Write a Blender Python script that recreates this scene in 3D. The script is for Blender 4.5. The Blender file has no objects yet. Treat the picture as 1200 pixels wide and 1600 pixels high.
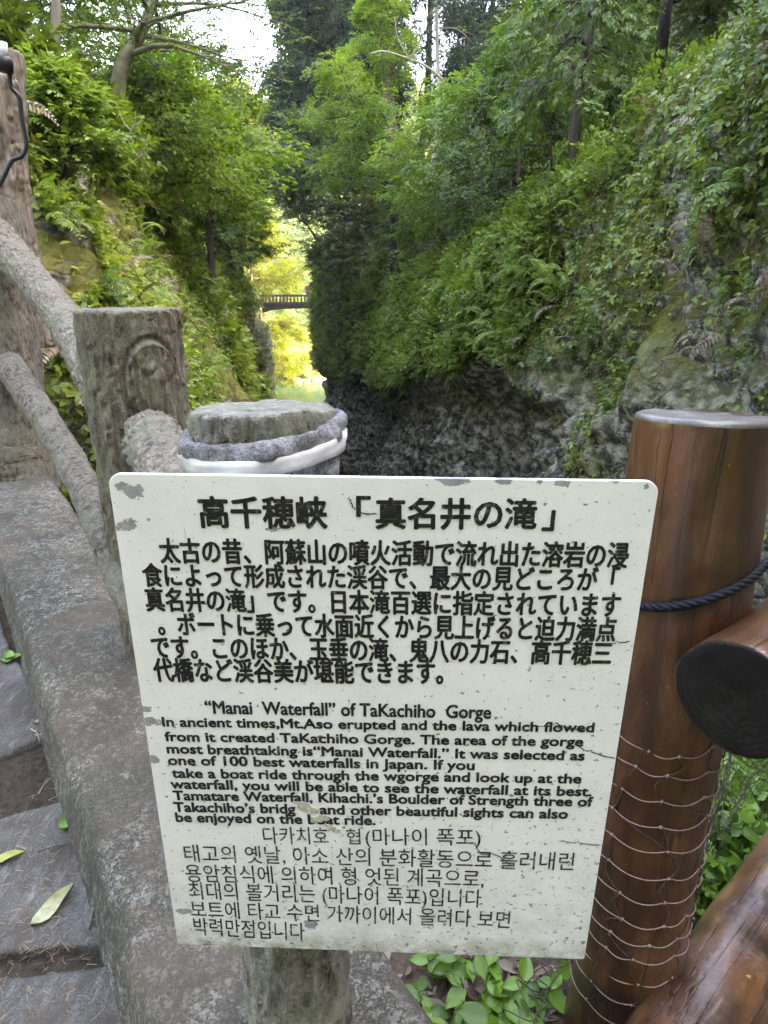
import bpy, math, random, zlib
import numpy as np

sc = bpy.context.scene
COL = sc.collection
rng = np.random.default_rng(7)
random.seed(7)
R = math.radians

# ------------------------------------------------------------------ camera, sky, sun, exposure
FPX, PITCH, CAMZ = 1000.0, R(19.65), 1.25
cam = bpy.data.cameras.new("camera")
cam.sensor_fit = 'VERTICAL'
cam.sensor_height = 36.0
cam.sensor_width = 27.0
cam.lens = 36.0 * FPX / 1600.0
cam.clip_start, cam.clip_end = 0.05, 3000
co = bpy.data.objects.new("camera", cam)
COL.objects.link(co)
co.location = (0, 0, CAMZ)
co.rotation_euler = (R(90) - PITCH, 0, 0)
sc.camera = co

SUN_AZ, SUN_EL = R(97), R(27)
w = bpy.data.worlds.new("World")
sc.world = w
w.use_nodes = True
nt = w.node_tree
bg = nt.nodes["Background"]
sky = nt.nodes.new("ShaderNodeTexSky")
sky.sky_type = 'NISHITA'
sky.sun_disc = False
sky.sun_elevation = SUN_EL
sky.sun_rotation = SUN_AZ
sky.air_density = 1.0
sky.dust_density = 3.0
sky.ozone_density = 1.0
nt.links.new(sky.outputs[0], bg.inputs[0])
bg.inputs[1].default_value = 0.15
sl = bpy.data.lights.new("sun", 'SUN')
sl.energy = 2.2
sl.angle = R(0.6)
sl.color = (1.0, 0.93, 0.80)
so = bpy.data.objects.new("sun", sl)
COL.objects.link(so)
so.rotation_euler = (R(90) - SUN_EL, 0, math.pi - SUN_AZ)
so.location = (20, -10, 40)

vs = sc.view_settings
vs.view_transform = 'Standard'
vs.look = 'None'
vs.gamma = 1.0
vs.use_curve_mapping = False
vs.exposure = 4.6
vs.use_white_balance = True
vs.white_balance_temperature = 8200
vs.white_balance_tint = 20
sc.cycles.max_bounces = 8
sc.cycles.diffuse_bounces = 4
sc.cycles.transmission_bounces = 4
sc.cycles.use_denoising = True
sc.cycles.use_adaptive_sampling = True

# ------------------------------------------------------------------ pixel -> world helpers (authoring aid)
C = np.array([0, 0, CAMZ])
RX = np.array([1.0, 0, 0])
UX = np.array([0, math.sin(PITCH), math.cos(PITCH)])
FX = np.array([0, math.cos(PITCH), -math.sin(PITCH)])


def ray(px, py):
    return RX * (px - 600) / FPX + UX * (800 - py) / FPX + FX


def at(px, py, depth):
    return C + ray(px, py) * depth


def atd(px, py, D):
    r = ray(px, py)
    return C + r * D / math.hypot(r[0], r[1])


def atz(px, py, z):
    r = ray(px, py)
    return C + r * (z - C[2]) / r[2]


# ------------------------------------------------------------------ numpy noise
def _h(ix, iy, iz, s):
    n = (ix.astype(np.int64) * 374761393 + iy.astype(np.int64) * 668265263 + iz.astype(np.int64) * 2147483647 + s * 1274126177) & 0xFFFFFFFF
    n = ((n ^ (n >> 13)) * 1274126177) & 0xFFFFFFFF
    n = ((n ^ (n >> 16)) * 2246822519) & 0xFFFFFFFF
    n = n ^ (n >> 15)
    return (n & 0xFFFFFF) / float(0xFFFFFF)


def vnoise(p, s=0):
    i = np.floor(p).astype(np.int64)
    f = p - i
    f = f * f * (3 - 2 * f)
    out = 0
    for dx in (0, 1):
        wx = f[:, 0] if dx else 1 - f[:, 0]
        for dy in (0, 1):
            wy = f[:, 1] if dy else 1 - f[:, 1]
            for dz in (0, 1):
                wz = f[:, 2] if dz else 1 - f[:, 2]
                out = out + wx * wy * wz * _h(i[:, 0] + dx, i[:, 1] + dy, i[:, 2] + dz, s)
    return out * 2 - 1


def fbm(p, octv=4, s=0, gain=0.5):
    a, o, t = 1.0, 0, 0
    for k in range(octv):
        o = o + a * vnoise(p * 2 ** k + 17.3 * k, s + k)
        t += a
        a *= gain
    return o / t


def cell(p, s=0):
    i = np.floor(p).astype(np.int64)
    f1 = np.full(len(p), 9.0)
    f2 = np.full(len(p), 9.0)
    for dx in (-1, 0, 1):
        for dy in (-1, 0, 1):
            for dz in (-1, 0, 1):
                c = i + np.array([dx, dy, dz])
                q = np.stack([_h(c[:, 0], c[:, 1], c[:, 2], s + k) for k in range(3)], 1)
                d = np.linalg.norm(c + q - p, axis=1)
                f2 = np.where(d < f1, f1, np.minimum(f2, d))
                f1 = np.minimum(f1, d)
    return f1, f2


def sstep(a, b, x):
    t = np.clip((x - a) / (b - a), 0, 1)
    return t * t * (3 - 2 * t)


# ------------------------------------------------------------------ object helpers
def tag(o, label=None, cat=None, group=None, kind=None):
    if label:
        o["label"] = label
    if cat:
        o["category"] = cat
    if group:
        o["group"] = group
    if kind:
        o["kind"] = kind
    return o


def empty(name, loc, label, cat, group=None):
    o = bpy.data.objects.new(name, None)
    COL.objects.link(o)
    o.location = [float(v) for v in loc]
    o.empty_display_size = 0.1
    return tag(o, label, cat, group)


def mk(name, V, F, mat, parent=None, smooth=True):
    V = np.asarray(V, float)
    if parent is not None:
        off = np.zeros(3)
        q = parent
        while q is not None:
            off = off + np.array(q.location)
            q = q.parent
        V = V - off
    me = bpy.data.meshes.new(name)
    if isinstance(F, np.ndarray):
        n, k = F.shape
        me.vertices.add(len(V))
        me.vertices.foreach_set("co", V.astype(np.float32).ravel())
        me.loops.add(n * k)
        me.loops.foreach_set("vertex_index", F.astype(np.int32).ravel())
        me.polygons.add(n)
        me.polygons.foreach_set("loop_start", np.arange(0, n * k, k, dtype=np.int32))
        me.update(calc_edges=True)
        me.validate()
    else:
        me.from_pydata([tuple(v) for v in V], [], [tuple(f) for f in F])
    if smooth and len(me.polygons):
        me.polygons.foreach_set("use_smooth", np.ones(len(me.polygons), dtype=bool))
    me.materials.append(mat)
    o = bpy.data.objects.new(name, me)
    COL.objects.link(o)
    if parent is not None:
        o.parent = parent
    return o


class MB:
    """collects pieces of one mesh (lists of verts and polygons)"""

    def __init__(self):
        self.V, self.F = [], []

    def add(self, V, F):
        b = len(self.V)
        self.V += [tuple(map(float, v)) for v in V]
        self.F += [tuple(int(i) + b for i in f) for f in F]

    def box(self, c, s, rz=0.0):
        c = np.array(c, float)
        cs, sn = math.cos(rz), math.sin(rz)
        P = []
        for z in (-1, 1):
            for x, y in ((-1, -1), (1, -1), (1, 1), (-1, 1)):
                lx, ly = x * s[0] / 2, y * s[1] / 2
                P.append(c + np.array([lx * cs - ly * sn, lx * sn + ly * cs, z * s[2] / 2]))
        self.add(P, [(3, 2, 1, 0), (4, 5, 6, 7), (0, 1, 5, 4), (1, 2, 6, 5), (2, 3, 7, 6), (3, 0, 4, 7)])

    def tube(self, pts, rad, n=6, cap=True):
        V, F = tube(pts, rad, n, cap)
        self.add(V, F)

    def build(self, name, mat, parent=None, smooth=True):
        return mk(name, np.array(self.V), self.F, mat, parent, smooth)


def frames(pts):
    pts = np.asarray(pts, float)
    T = np.gradient(pts, axis=0)
    T /= np.linalg.norm(T, axis=1)[:, None] + 1e-12
    a = np.array([0, 0, 1.0]) if abs(T[0][2]) < 0.9 else np.array([1.0, 0, 0])
    n = np.cross(T[0], a)
    n /= np.linalg.norm(n)
    N = [n]
    for i in range(1, len(pts)):
        n = N[-1] - T[i] * np.dot(N[-1], T[i])
        n /= np.linalg.norm(n) + 1e-12
        N.append(n)
    N = np.array(N)
    return T, N, np.cross(T, N)


def tube(pts, rad, n=6, cap=True):
    pts = np.asarray(pts, float)
    m = len(pts)
    rad = np.full(m, rad) if np.isscalar(rad) else np.asarray(rad)
    T, N, B = frames(pts)
    V, F = [], []
    for i in range(m):
        for k in range(n):
            a = 2 * math.pi * k / n
            V.append(pts[i] + rad[i] * (math.cos(a) * N[i] + math.sin(a) * B[i]))
    for i in range(m - 1):
        for k in range(n):
            k2 = (k + 1) % n
            F.append((i * n + k, i * n + k2, (i + 1) * n + k2, (i + 1) * n + k))
    if cap:
        F.append(tuple(range(n - 1, -1, -1)))
        F.append(tuple((m - 1) * n + k for k in range(n)))
    return V, F


def spline(P, n):
    """Catmull-Rom through P, n samples"""
    P = np.asarray(P, float)
    Q = np.vstack([2 * P[0] - P[1], P, 2 * P[-1] - P[-2]])
    out = []
    for u in np.linspace(0, len(P) - 1, n):
        i = min(int(u), len(P) - 2)
        t = u - i
        a, b, c, d = Q[i:i + 4]
        out.append(0.5 * (2 * b + (c - a) * t + (2 * a - 5 * b + 4 * c - d) * t * t + (3 * b - a - 3 * c + d) * t ** 3))
    return np.array(out)


def log_mesh(path, rad, nseg=72, nlen=90, bark=0.006, groove=None, bevel=0.02, seed=0, stretch=0.22, freq=26.0, lump=0.01, cap_rough=0.003, dome=0.0):
    """a log along path with bark relief in real geometry and bevelled, roughly cut ends"""
    path = spline(path, nlen) if len(path) > 2 else np.linspace(path[0], path[1], nlen)
    rad = np.interp(np.linspace(0, 1, nlen), np.linspace(0, 1, len(np.atleast_1d(rad))), np.atleast_1d(rad))
    T, N, B = frames(path)
    ln = np.concatenate([[0], np.cumsum(np.linalg.norm(np.diff(path, axis=0), axis=1))])
    ang = np.arange(nseg) * 2 * math.pi / nseg
    rings, locs, caps = [], [], []
    nb, nc = 4, 7

    def ring(i, scale, shift, iscap):
        rr = rad[i] * scale
        P = path[i] + T[i] * shift + rr * (np.cos(ang)[:, None] * N[i] + np.sin(ang)[:, None] * B[i])
        rings.append(P)
        locs.append(np.stack([rr * np.cos(ang), rr * np.sin(ang), np.full(nseg, ln[i] + shift)], 1))
        caps.append(iscap)

    for e in (0, 1):
        if e == 0:
            for k in range(nc):
                ring(0, max(1e-3, (k / nc)) * (1 - bevel / rad[0]), -bevel - dome * (1 - (k / nc) ** 2), 1)
            for k in range(nb):
                a = k / nb * math.pi / 2
                ring(0, 1 - bevel / rad[0] * (1 - math.sin(a)), -bevel * math.cos(a), 0.5)
            for i in range(nlen):
                ring(i, 1, 0, 0)
        else:
            for k in range(nb - 1, -1, -1):
                a = k / nb * math.pi / 2
                ring(-1, 1 - bevel / rad[-1] * (1 - math.sin(a)), bevel * math.cos(a), 0.5)
            for k in range(nc - 1, -1, -1):
                ring(-1, max(1e-3, (k / nc)) * (1 - bevel / rad[-1]), bevel + dome * (1 - (k / nc) ** 2), 1)
    m = len(rings)
    P = np.concatenate(rings)
    L = np.concatenate(locs)
    cp = np.repeat(np.array(caps), nseg)
    idx = np.arange(m * nseg).reshape(m, nseg)
    # outward direction
    ctr = np.repeat(np.array([r.mean(0) for r in rings]), nseg, axis=0)
    out = P - ctr
    out /= np.linalg.norm(out, axis=1)[:, None] + 1e-9
    q = L * np.array([1, 1, stretch]) * freq + seed * 31.7
    warp = fbm(L * 9.0 + seed, 3, seed + 5)
    q = q + warp[:, None] * 1.6
    rdg = 1 - np.abs(fbm(q, 4, seed)) * 3.2
    d = bark * np.clip(rdg, -1.2, 1) * -1 + lump * fbm(L * 6.0 + seed * 3.1, 3, seed + 9)
    if groove:
        d = d + groove(L)
    P = P + out * (d * np.where(cp < 0.9, 1, 0))[:, None]
    tt = np.repeat(np.array([T[0] * -1 if k < m / 2 else T[-1] for k in range(m)]), nseg, axis=0)
    P = P + tt * (cap_rough * fbm(L * np.array([1, 1, 0.2]) * 40 + seed, 4, seed + 3) * (cp > 0.4))[:, None]
    a = idx[:-1]
    b = idx[1:]
    F = np.stack([a, np.roll(a, -1, 1), np.roll(b, -1, 1), b], -1).reshape(-1, 4)
    return P, F


# ------------------------------------------------------------------ material helpers
class NT:
    def __init__(self, name):
        self.m = bpy.data.materials.new(name)
        self.m.use_nodes = True
        self.t = self.m.node_tree
        self.t.nodes.clear()
        self.out = self.t.nodes.new("ShaderNodeOutputMaterial")
        self.tc = self.t.nodes.new("ShaderNodeTexCoord")

    def n(self, typ, **kw):
        x = self.t.nodes.new(typ)
        for k, v in kw.items():
            setattr(x, k, v)
        return x

    def l(self, a, b):
        self.t.links.new(a, b)

    def setv(self, sock, v):
        if isinstance(v, bpy.types.NodeSocket):
            self.l(v, sock)
        elif isinstance(v, (tuple, list)) and len(v) == 3 and sock.type == 'RGBA':
            sock.default_value = (*v, 1)
        else:
            sock.default_value = v

    def obj(self, scale=(1, 1, 1), loc=(0, 0, 0), rot=(0, 0, 0)):
        mp = self.n("ShaderNodeMapping")
        self.l(self.tc.outputs["Object"], mp.inputs[0])
        mp.inputs["Scale"].default_value = scale
        mp.inputs["Location"].default_value = loc
        mp.inputs["Rotation"].default_value = rot
        return mp.outputs[0]

    def noise(self, vec, scale, detail=5, rough=0.55, dist=0.0):
        x = self.n("ShaderNodeTexNoise")
        self.l(vec, x.inputs["Vector"])
        x.inputs["Scale"].default_value = scale
        x.inputs["Detail"].default_value = detail
        x.inputs["Roughness"].default_value = rough
        x.inputs["Distortion"].default_value = dist
        return x.outputs["Fac"]

    def vor(self, vec, scale, feature='F1', out="Distance", rnd=1.0):
        x = self.n("ShaderNodeTexVoronoi", feature=feature)
        self.l(vec, x.inputs["Vector"])
        x.inputs["Scale"].default_value = scale
        x.inputs["Randomness"].default_value = rnd
        return x.outputs[out]

    def ramp(self, fac, stops, interp='LINEAR'):
        x = self.n("ShaderNodeValToRGB")
        x.color_ramp.interpolation = interp
        el = x.color_ramp.elements
        while len(el) < len(stops):
            el.new(0.5)
        for e, (p, c) in zip(el, stops):
            e.position = p
            e.color = (c, c, c, 1) if np.isscalar(c) else (*c, 1)
        self.l(fac, x.inputs[0])
        return x.outputs[0]

    def mix(self, fac, a, b, blend='MIX'):
        x = self.n("ShaderNodeMix", data_type='RGBA', blend_type=blend)
        self.setv(x.inputs[0], fac)
        self.setv(x.inputs[6], a)
        self.setv(x.inputs[7], b)
        return x.outputs[2]

    def math(self, op, a, b=0.0, clamp=False):
        x = self.n("ShaderNodeMath", operation=op, use_clamp=clamp)
        self.setv(x.inputs[0], a)
        self.setv(x.inputs[1], b)
        return x.outputs[0]

    def bump(self, h, strength=0.5, dist=0.01, normal=None):
        x = self.n("ShaderNodeBump")
        x.inputs["Strength"].default_value = strength
        x.inputs["Distance"].default_value = dist
        self.l(h, x.inputs["Height"])
        if normal is not None:
            self.l(normal, x.inputs["Normal"])
        return x.outputs[0]

    def bsdf(self, col, rough=0.7, spec=0.3, normal=None, metallic=0.0, coat=0.0, coat_rough=0.1):
        x = self.n("ShaderNodeBsdfPrincipled")
        self.setv(x.inputs["Base Color"], col)
        self.setv(x.inputs["Roughness"], rough)
        self.setv(x.inputs["Specular IOR Level"], spec)
        x.inputs["Metallic"].default_value = metallic
        x.inputs["Coat Weight"].default_value = coat
        x.inputs["Coat Roughness"].default_value = coat_rough
        if normal is not None:
            self.l(normal, x.inputs["Normal"])
        return x.outputs[0]

    def fin(self, shader):
        self.l(shader, self.out.inputs[0])
        return self.m


def leaf_mat(name, cols, trans=0.4, rough=0.45, spec=0.35, clump=0.5):
    """leaf: every leaf (mesh island) has its own tint, clumps drift in colour"""
    t = NT(name)
    geo = t.n("ShaderNodeNewGeometry")
    rnd = geo.outputs["Random Per Island"]
    cl = t.noise(t.obj(), clump, 3, 0.6)
    v = t.math('ADD', t.math('MULTIPLY', rnd, 0.6), t.math('MULTIPLY', t.math('SUBTRACT', cl, 0.33), 1.35))
    n = len(cols)
    col = t.ramp(v, [(0.12 + 0.76 * i / max(1, n - 1), c) for i, c in enumerate(cols)])
    b = t.bsdf(col, rough, spec)
    tr = t.n("ShaderNodeBsdfTranslucent")
    t.l(t.mix(1.0, col, (1.25, 1.3, 0.55), 'MULTIPLY'), tr.inputs[0])
    mx = t.n("ShaderNodeMixShader")
    mx.inputs[0].default_value = trans
    t.l(b, mx.inputs[1])
    t.l(tr.outputs[0], mx.inputs[2])
    return t.fin(mx.outputs[0])


M = {}
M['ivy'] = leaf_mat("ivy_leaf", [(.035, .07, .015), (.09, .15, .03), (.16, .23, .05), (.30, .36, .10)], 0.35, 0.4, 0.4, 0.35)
M['ivy_left'] = leaf_mat("yellow_green_ivy_leaf", [(.06, .11, .02), (.14, .22, .035), (.24, .32, .05), (.38, .42, .09)], 0.4, 0.42, 0.4, 0.35)  # paler, yellower ivy for the left slope
M['fern'] = leaf_mat("fern_leaf", [(.04, .09, .02), (.08, .16, .03), (.14, .24, .05), (.22, .33, .09)], 0.4, 0.5, 0.3, 0.3)
M['shrub'] = leaf_mat("slope_shrub_leaf", [(.055, .095, .016), (.12, .185, .028), (.19, .27, .04), (.28, .34, .07)], 0.4, 0.5, 0.3, 0.35)
M['fernl'] = leaf_mat("light_fern_leaf", [(.08, .15, .03), (.15, .24, .04), (.22, .32, .06), (.32, .42, .11)], 0.42, 0.5, 0.3, 0.3)
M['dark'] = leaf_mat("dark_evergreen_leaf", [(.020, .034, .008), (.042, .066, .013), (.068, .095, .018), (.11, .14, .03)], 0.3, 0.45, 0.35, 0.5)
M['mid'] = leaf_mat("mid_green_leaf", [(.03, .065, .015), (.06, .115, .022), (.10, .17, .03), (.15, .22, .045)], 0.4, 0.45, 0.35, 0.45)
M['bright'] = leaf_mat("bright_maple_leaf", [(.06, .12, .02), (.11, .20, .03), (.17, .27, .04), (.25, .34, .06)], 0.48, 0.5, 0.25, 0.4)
M['yellow'] = leaf_mat("yellow_maple_leaf", [(.052, .080, .008), (.085, .118, .010), (.125, .152, .013), (.17, .19, .02)], 0.5, 0.5, 0.2, 0.3)
M['greygreen'] = leaf_mat("grey_green_leaf", [(.03, .055, .025), (.06, .10, .045), (.09, .14, .065), (.13, .185, .09)], 0.32, 0.5, 0.35, 0.4)
M['conifer'] = leaf_mat("conifer_needle", [(.012, .028, .014), (.025, .05, .022), (.04, .07, .03), (.06, .095, .042)], 0.2, 0.6, 0.25, 0.4)
M['sparse'] = leaf_mat("small_oak_leaf", [(.03, .055, .02), (.06, .10, .028), (.10, .155, .04), (.16, .21, .06)], 0.4, 0.45, 0.35, 0.5)
M['herb'] = leaf_mat("herb_leaf", [(.06, .13, .015), (.10, .21, .025), (.15, .29, .035), (.2, .36, .06)], 0.35, 0.35, 0.45, 3.0)
M['straw'] = leaf_mat("dry_needle", [(.10, .05, .025), (.22, .13, .07), (.38, .28, .17), (.5, .42, .3)], 0.1, 0.6, 0.3, 6)
M['deadleaf'] = leaf_mat("dead_leaf", [(.07, .04, .022), (.16, .10, .06), (.26, .19, .13), (.36, .30, .24)], 0.15, 0.6, 0.3, 6.0)
M['farleaf'] = leaf_mat("far_leaf", [(.05, .09, .03), (.09, .15, .05), (.14, .20, .07), (.20, .25, .08)], 0.3, 0.7, 0.1, 0.05)


def rock_mat(name, base, dark, moss, moss_amt, scale=1.0, grime=0.5, lo=-9.0):
    t = NT(name)
    o = t.obj()
    n1 = t.noise(o, 0.9 * scale, 8, 0.62)
    n2 = t.noise(o, 6.0 * scale, 8, 0.65)
    n3 = t.noise(o, 30 * scale, 6, 0.7)
    col = t.ramp(n2, [(0.34, tuple(c * .5 for c in dark)), (0.46, dark), (0.54, base), (0.66, tuple(min(1, c * 1.9) for c in base))])
    pale = t.ramp(t.noise(o, 2.3 * scale, 6, 0.7), [(0.56, 0.0), (0.68, 1.0)])
    col = t.mix(t.math('MULTIPLY', pale, 0.45), col, tuple(min(1, c * 2.0 + .03) for c in base))
    spots = t.ramp(n3, [(0.56, 0.0), (0.66, 1.0)])
    col = t.mix(t.math('MULTIPLY', spots, 0.5), col, tuple(min(1, c * 2.3) for c in base))
    geo = t.n("ShaderNodeNewGeometry")
    sp = t.n("ShaderNodeSeparateXYZ")
    t.l(geo.outputs["Normal"], sp.inputs[0])
    up = t.math('MULTIPLY', sp.outputs[2], 0.55)
    pos = t.n("ShaderNodeSeparateXYZ")
    t.l(t.tc.outputs["Object"], pos.inputs[0])
    # nothing grows low in the damp undercut rock
    hz = t.math('ADD', pos.outputs[2], t.math('MULTIPLY', pos.outputs[1], 0.13))
    hm = t.n("ShaderNodeMapRange")
    t.l(hz, hm.inputs[0])
    hm.inputs[1].default_value = lo
    hm.inputs[2].default_value = lo + 1.6
    mval = t.math('ADD', t.math('ADD', up, n1), t.math('MULTIPLY', t.math('SUBTRACT', n2, 0.5), 0.55))
    mm = t.ramp(mval, [(0.66 - moss_amt, 0.0), (0.76 - moss_amt, 1.0)])
    mm = t.math('MULTIPLY', mm, hm.outputs[0])
    mcol = t.ramp(t.noise(o, 3.5, 6, 0.7), [(0.3, tuple(c * .45 for c in moss)), (0.5, moss), (0.7, (moss[0] * 1.7, moss[1] * 1.55, moss[2] * 1.3))])
    col = t.mix(mm, col, mcol)
    h = t.math('ADD', t.math('MULTIPLY', n2, 1.0), t.math('MULTIPLY', n3, 0.35))
    wv = t.n("ShaderNodeVectorMath", operation='ADD')
    nv_ = t.n("ShaderNodeTexNoise")
    t.l(o, nv_.inputs["Vector"])
    nv_.inputs["Scale"].default_value = 1.8 * scale
    nv_.inputs["Detail"].default_value = 4
    sc1 = t.n("ShaderNodeVectorMath", operation='SCALE')
    t.l(nv_.outputs["Color"], sc1.inputs[0])
    sc1.inputs["Scale"].default_value = .3
    t.l(o, wv.inputs[0])
    t.l(sc1.outputs[0], wv.inputs[1])
    st_ = t.n("ShaderNodeVectorMath", operation='MULTIPLY')
    t.l(wv.outputs[0], st_.inputs[0])
    st_.inputs[1].default_value = (1, 1, 1.8)
    k1 = t.ramp(t.vor(st_.outputs[0], 1.5 * scale, 'DISTANCE_TO_EDGE'), [(0.0, 0.0), (0.07, 1.0)])
    k2 = t.ramp(t.vor(st_.outputs[0], 5.0 * scale, 'DISTANCE_TO_EDGE'), [(0.0, 0.0), (0.12, 1.0)])
    f1_ = t.vor(st_.outputs[0], 5.0 * scale, 'F1', "Color")
    hs_ = t.n("ShaderNodeSeparateColor")
    t.l(f1_, hs_.inputs[0])
    kk = t.math('ADD', t.math('MULTIPLY', k1, 1.6), t.math('ADD', t.math('MULTIPLY', k2, .7), t.math('MULTIPLY', hs_.outputs[0], 1.2)))
    nb = t.bump(h, 0.55, 0.04 / scale, t.bump(kk, 0.34, 0.06 / scale))
    rg = t.math('ADD', 0.55, t.math('MULTIPLY', n2, 0.5))
    return t.fin(t.bsdf(col, rg, 0.25, nb))


M['rockR'] = rock_mat("gorge_rock", (.25, .238, .19), (.07, .065, .052), (.10, .10, .018), 0.18, 1.0, lo=0.2)
M['rockL'] = rock_mat("mossy_rock", (.30, .29, .25), (.10, .095, .08), (.12, .12, .025), 0.16, 1.0, lo=-6)
M['bank'] = rock_mat("river_bank_rock", (.42, .40, .36), (.22, .20, .17), (.2, .22, .05), 0.02, 0.5, lo=-60)


def simple_mat(name, col, rough=0.6, spec=0.3, nscale=20, var=0.35, bump=0.2, bdist=0.004, metallic=0, coat=0.0, stretch=(1, 1, 1)):
    t = NT(name)
    o = t.obj(stretch)
    n = t.noise(o, nscale, 6, 0.65)
    c = t.ramp(n, [(0.25, tuple(x * (1 - var) for x in col)), (0.75, tuple(min(1, x * (1 + var)) for x in col))])
    return t.fin(t.bsdf(c, rough, spec, t.bump(n, bump, bdist), metallic, coat))


M['bark'] = simple_mat("tree_bark", (.10, .08, .06), 0.85, 0.2, 9, 0.6, 0.6, 0.03, stretch=(1, 1, .25))
M['palebark'] = simple_mat("pale_tree_bark", (.27, .24, .19), 0.85, 0.2, 9, 0.5, 0.6, 0.03, stretch=(1, 1, .25))
M['mossbark'] = simple_mat("mossy_tree_bark", (.20, .19, .12), 0.9, 0.1, 5, 0.6, 0.6, 0.03)
M['darkbark'] = simple_mat("dark_tree_bark", (.045, .037, .030), 0.85, 0.2, 9, 0.6, 0.6, 0.03, stretch=(1, 1, .25))
M['cedarbark'] = simple_mat("cedar_bark", (.11, .075, .055), 0.9, 0.2, 7, 0.5, 0.6, 0.03, stretch=(1, 1, .12))
M['deadwood'] = simple_mat("bare_dead_wood", (.34, .31, .22), 0.8, 0.2, 14, 0.35, 0.4, 0.01)


def fauxlog_mat(name, base, lichen, dark, seed=0.0):
    t = NT(name)
    o = t.obj((1, 1, 1), (seed, seed * .7, seed * .3))
    os_ = t.obj((1, 1, .3), (seed, 0, 0))
    a = t.noise(o, 7, 7, 0.62)
    b = t.noise(os_, 45, 6, 0.7)
    s = t.noise(o, 160, 4, 0.7)
    col = t.ramp(b, [(0.36, dark), (0.5, base), (0.64, tuple(min(1, c * 1.6) for c in base))])
    col = t.mix(t.ramp(a, [(0.46, 0.0), (0.62, 0.7)]), col, lichen)
    col = t.mix(t.ramp(s, [(0.58, 0.0), (0.68, 0.75)]), col, tuple(min(1, c * 1.7) for c in lichen))
    col = t.mix(t.ramp(s, [(0.33, 0.8), (0.42, 0.0)]), col, tuple(c * .6 for c in dark))
    h = t.math('ADD', t.math('MULTIPLY', b, 0.8), t.math('MULTIPLY', s, 0.5))
    return t.fin(t.bsdf(col, 0.9, 0.2, t.bump(h, 1.0, 0.010)))


M['faux'] = fauxlog_mat("bark_moulded_concrete", (.165, .142, .108), (.20, .205, .145), (.045, .038, .028))
M['fauxwarm'] = fauxlog_mat("weathered_brown_concrete", (.15, .133, .103), (.21, .205, .155), (.045, .038, .03), 3.1)
M['fauxgrey'] = fauxlog_mat("grey_aggregate_concrete", (.20, .19, .165), (.23, .24, .17), (.06, .05, .038), 5.3)


def kerb_mat():
    t = NT("lichened_kerb_concrete")
    o = t.obj()
    big = t.noise(o, 3.0, 6, 0.6)
    agg = t.vor(o, 130, 'F1', "Color")
    hs = t.n("ShaderNodeSeparateColor")
    t.l(agg, hs.inputs[0])
    fine = t.noise(o, 210, 4, 0.7)
    med = t.noise(o, 38, 6, 0.7)
    col = t.ramp(fine, [(0.38, (.022, .022, .018)), (0.5, (.092, .09, .070)), (0.63, (.33, .33, .26))])
    col = t.mix(t.ramp(hs.outputs[0], [(0.72, 0.0), (0.8, 0.6)]), col, (.36, .36, .31))
    col = t.mix(t.ramp(med, [(0.44, 0.75), (0.54, 0.0)]), col, (.035, .034, .028), 'MIX')
    col = t.mix(t.ramp(t.noise(o, 1.6, 4, 0.6), [(0.47, 0.0), (0.62, 0.4)]), col, (.20, .155, .11))
    mossy = t.math('ADD', t.noise(o, 2.2, 5, 0.65), t.math('MULTIPLY', t.noise(o, 14, 5, 0.7), .5))
    col = t.mix(t.ramp(mossy, [(0.70, 0.0), (0.86, 0.8)]), col, t.mix(fine, (.020, .018, .012), (.11, .102, .075)))
    dirt = t.noise(t.obj((1, 1, 1), (4, 2, 0)), 4.5, 6, 0.7)
    col = t.mix(t.ramp(dirt, [(0.50, 0.0), (0.62, 0.6)]), col, (.10, .075, .052))
    h = t.math('ADD', fine, t.math('MULTIPLY', med, 0.6))
    return t.fin(t.bsdf(col, 0.9, 0.25, t.bump(h, 0.8, 0.005)))


M['kerb'] = kerb_mat()


def slab_mat():
    t = NT("slate_paving")
    o = t.obj()
    a = t.noise(o, 5, 6, 0.6)
    st = t.noise(t.obj((1, .25, 1), rot=(0, 0, 0.5)), 55, 6, 0.7)
    col = t.ramp(a, [(0.3, (.055, .053, .044)), (0.5, (.10, .097, .082)), (0.7, (.165, .16, .135))])
    col = t.mix(t.ramp(st, [(0.52, 0.0), (0.7, 0.55)]), col, (.30, .29, .27))
    gr = t.noise(o, 260, 4, 0.7)
    col = t.mix(t.ramp(gr, [(0.36, 0.7), (0.5, 0.0)]), col, (.04, .037, .034))
    col = t.mix(t.ramp(gr, [(0.56, 0.0), (0.68, 0.6)]), col, (.26, .25, .235))
    dust = t.noise(o, 8.5, 7, 0.75)
    col = t.mix(t.ramp(dust, [(0.50, 0.0), (0.62, 0.75)]), col, (.075, .055, .04))
    return t.fin(t.bsdf(col, 0.75, 0.2, t.bump(t.math('ADD', t.math('ADD', a, st), t.math('MULTIPLY', gr, .4)), 0.8, 0.008)))


M['slab'] = slab_mat()
M['soil'] = simple_mat("damp_soil", (.048, .037, .026), 0.95, 0.15, 60, 0.75, 1.0, 0.01)
M['litterground'] = simple_mat("leafy_soil", (.09, .065, .045), 0.95, 0.15, 35, 0.8, 1.0, 0.015)

# ------------------------------------------------------------------ terrain shape
def zo_right(y):
    """height (relative to the eye) of the ragged lip above the hollowed foot of the right wall"""
    t_ = np.interp(y, [7, 9, 10, 12, 16, 19, 22, 25, 30, 42], [-.26, -.24, -.165, -.112, -.135, -.15, -.19, -.15, -.137, -.115])
    return y * t_ + .12 * np.sin(y * 2.1) + .08 * np.sin(y * 5.3 + 1)


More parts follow.
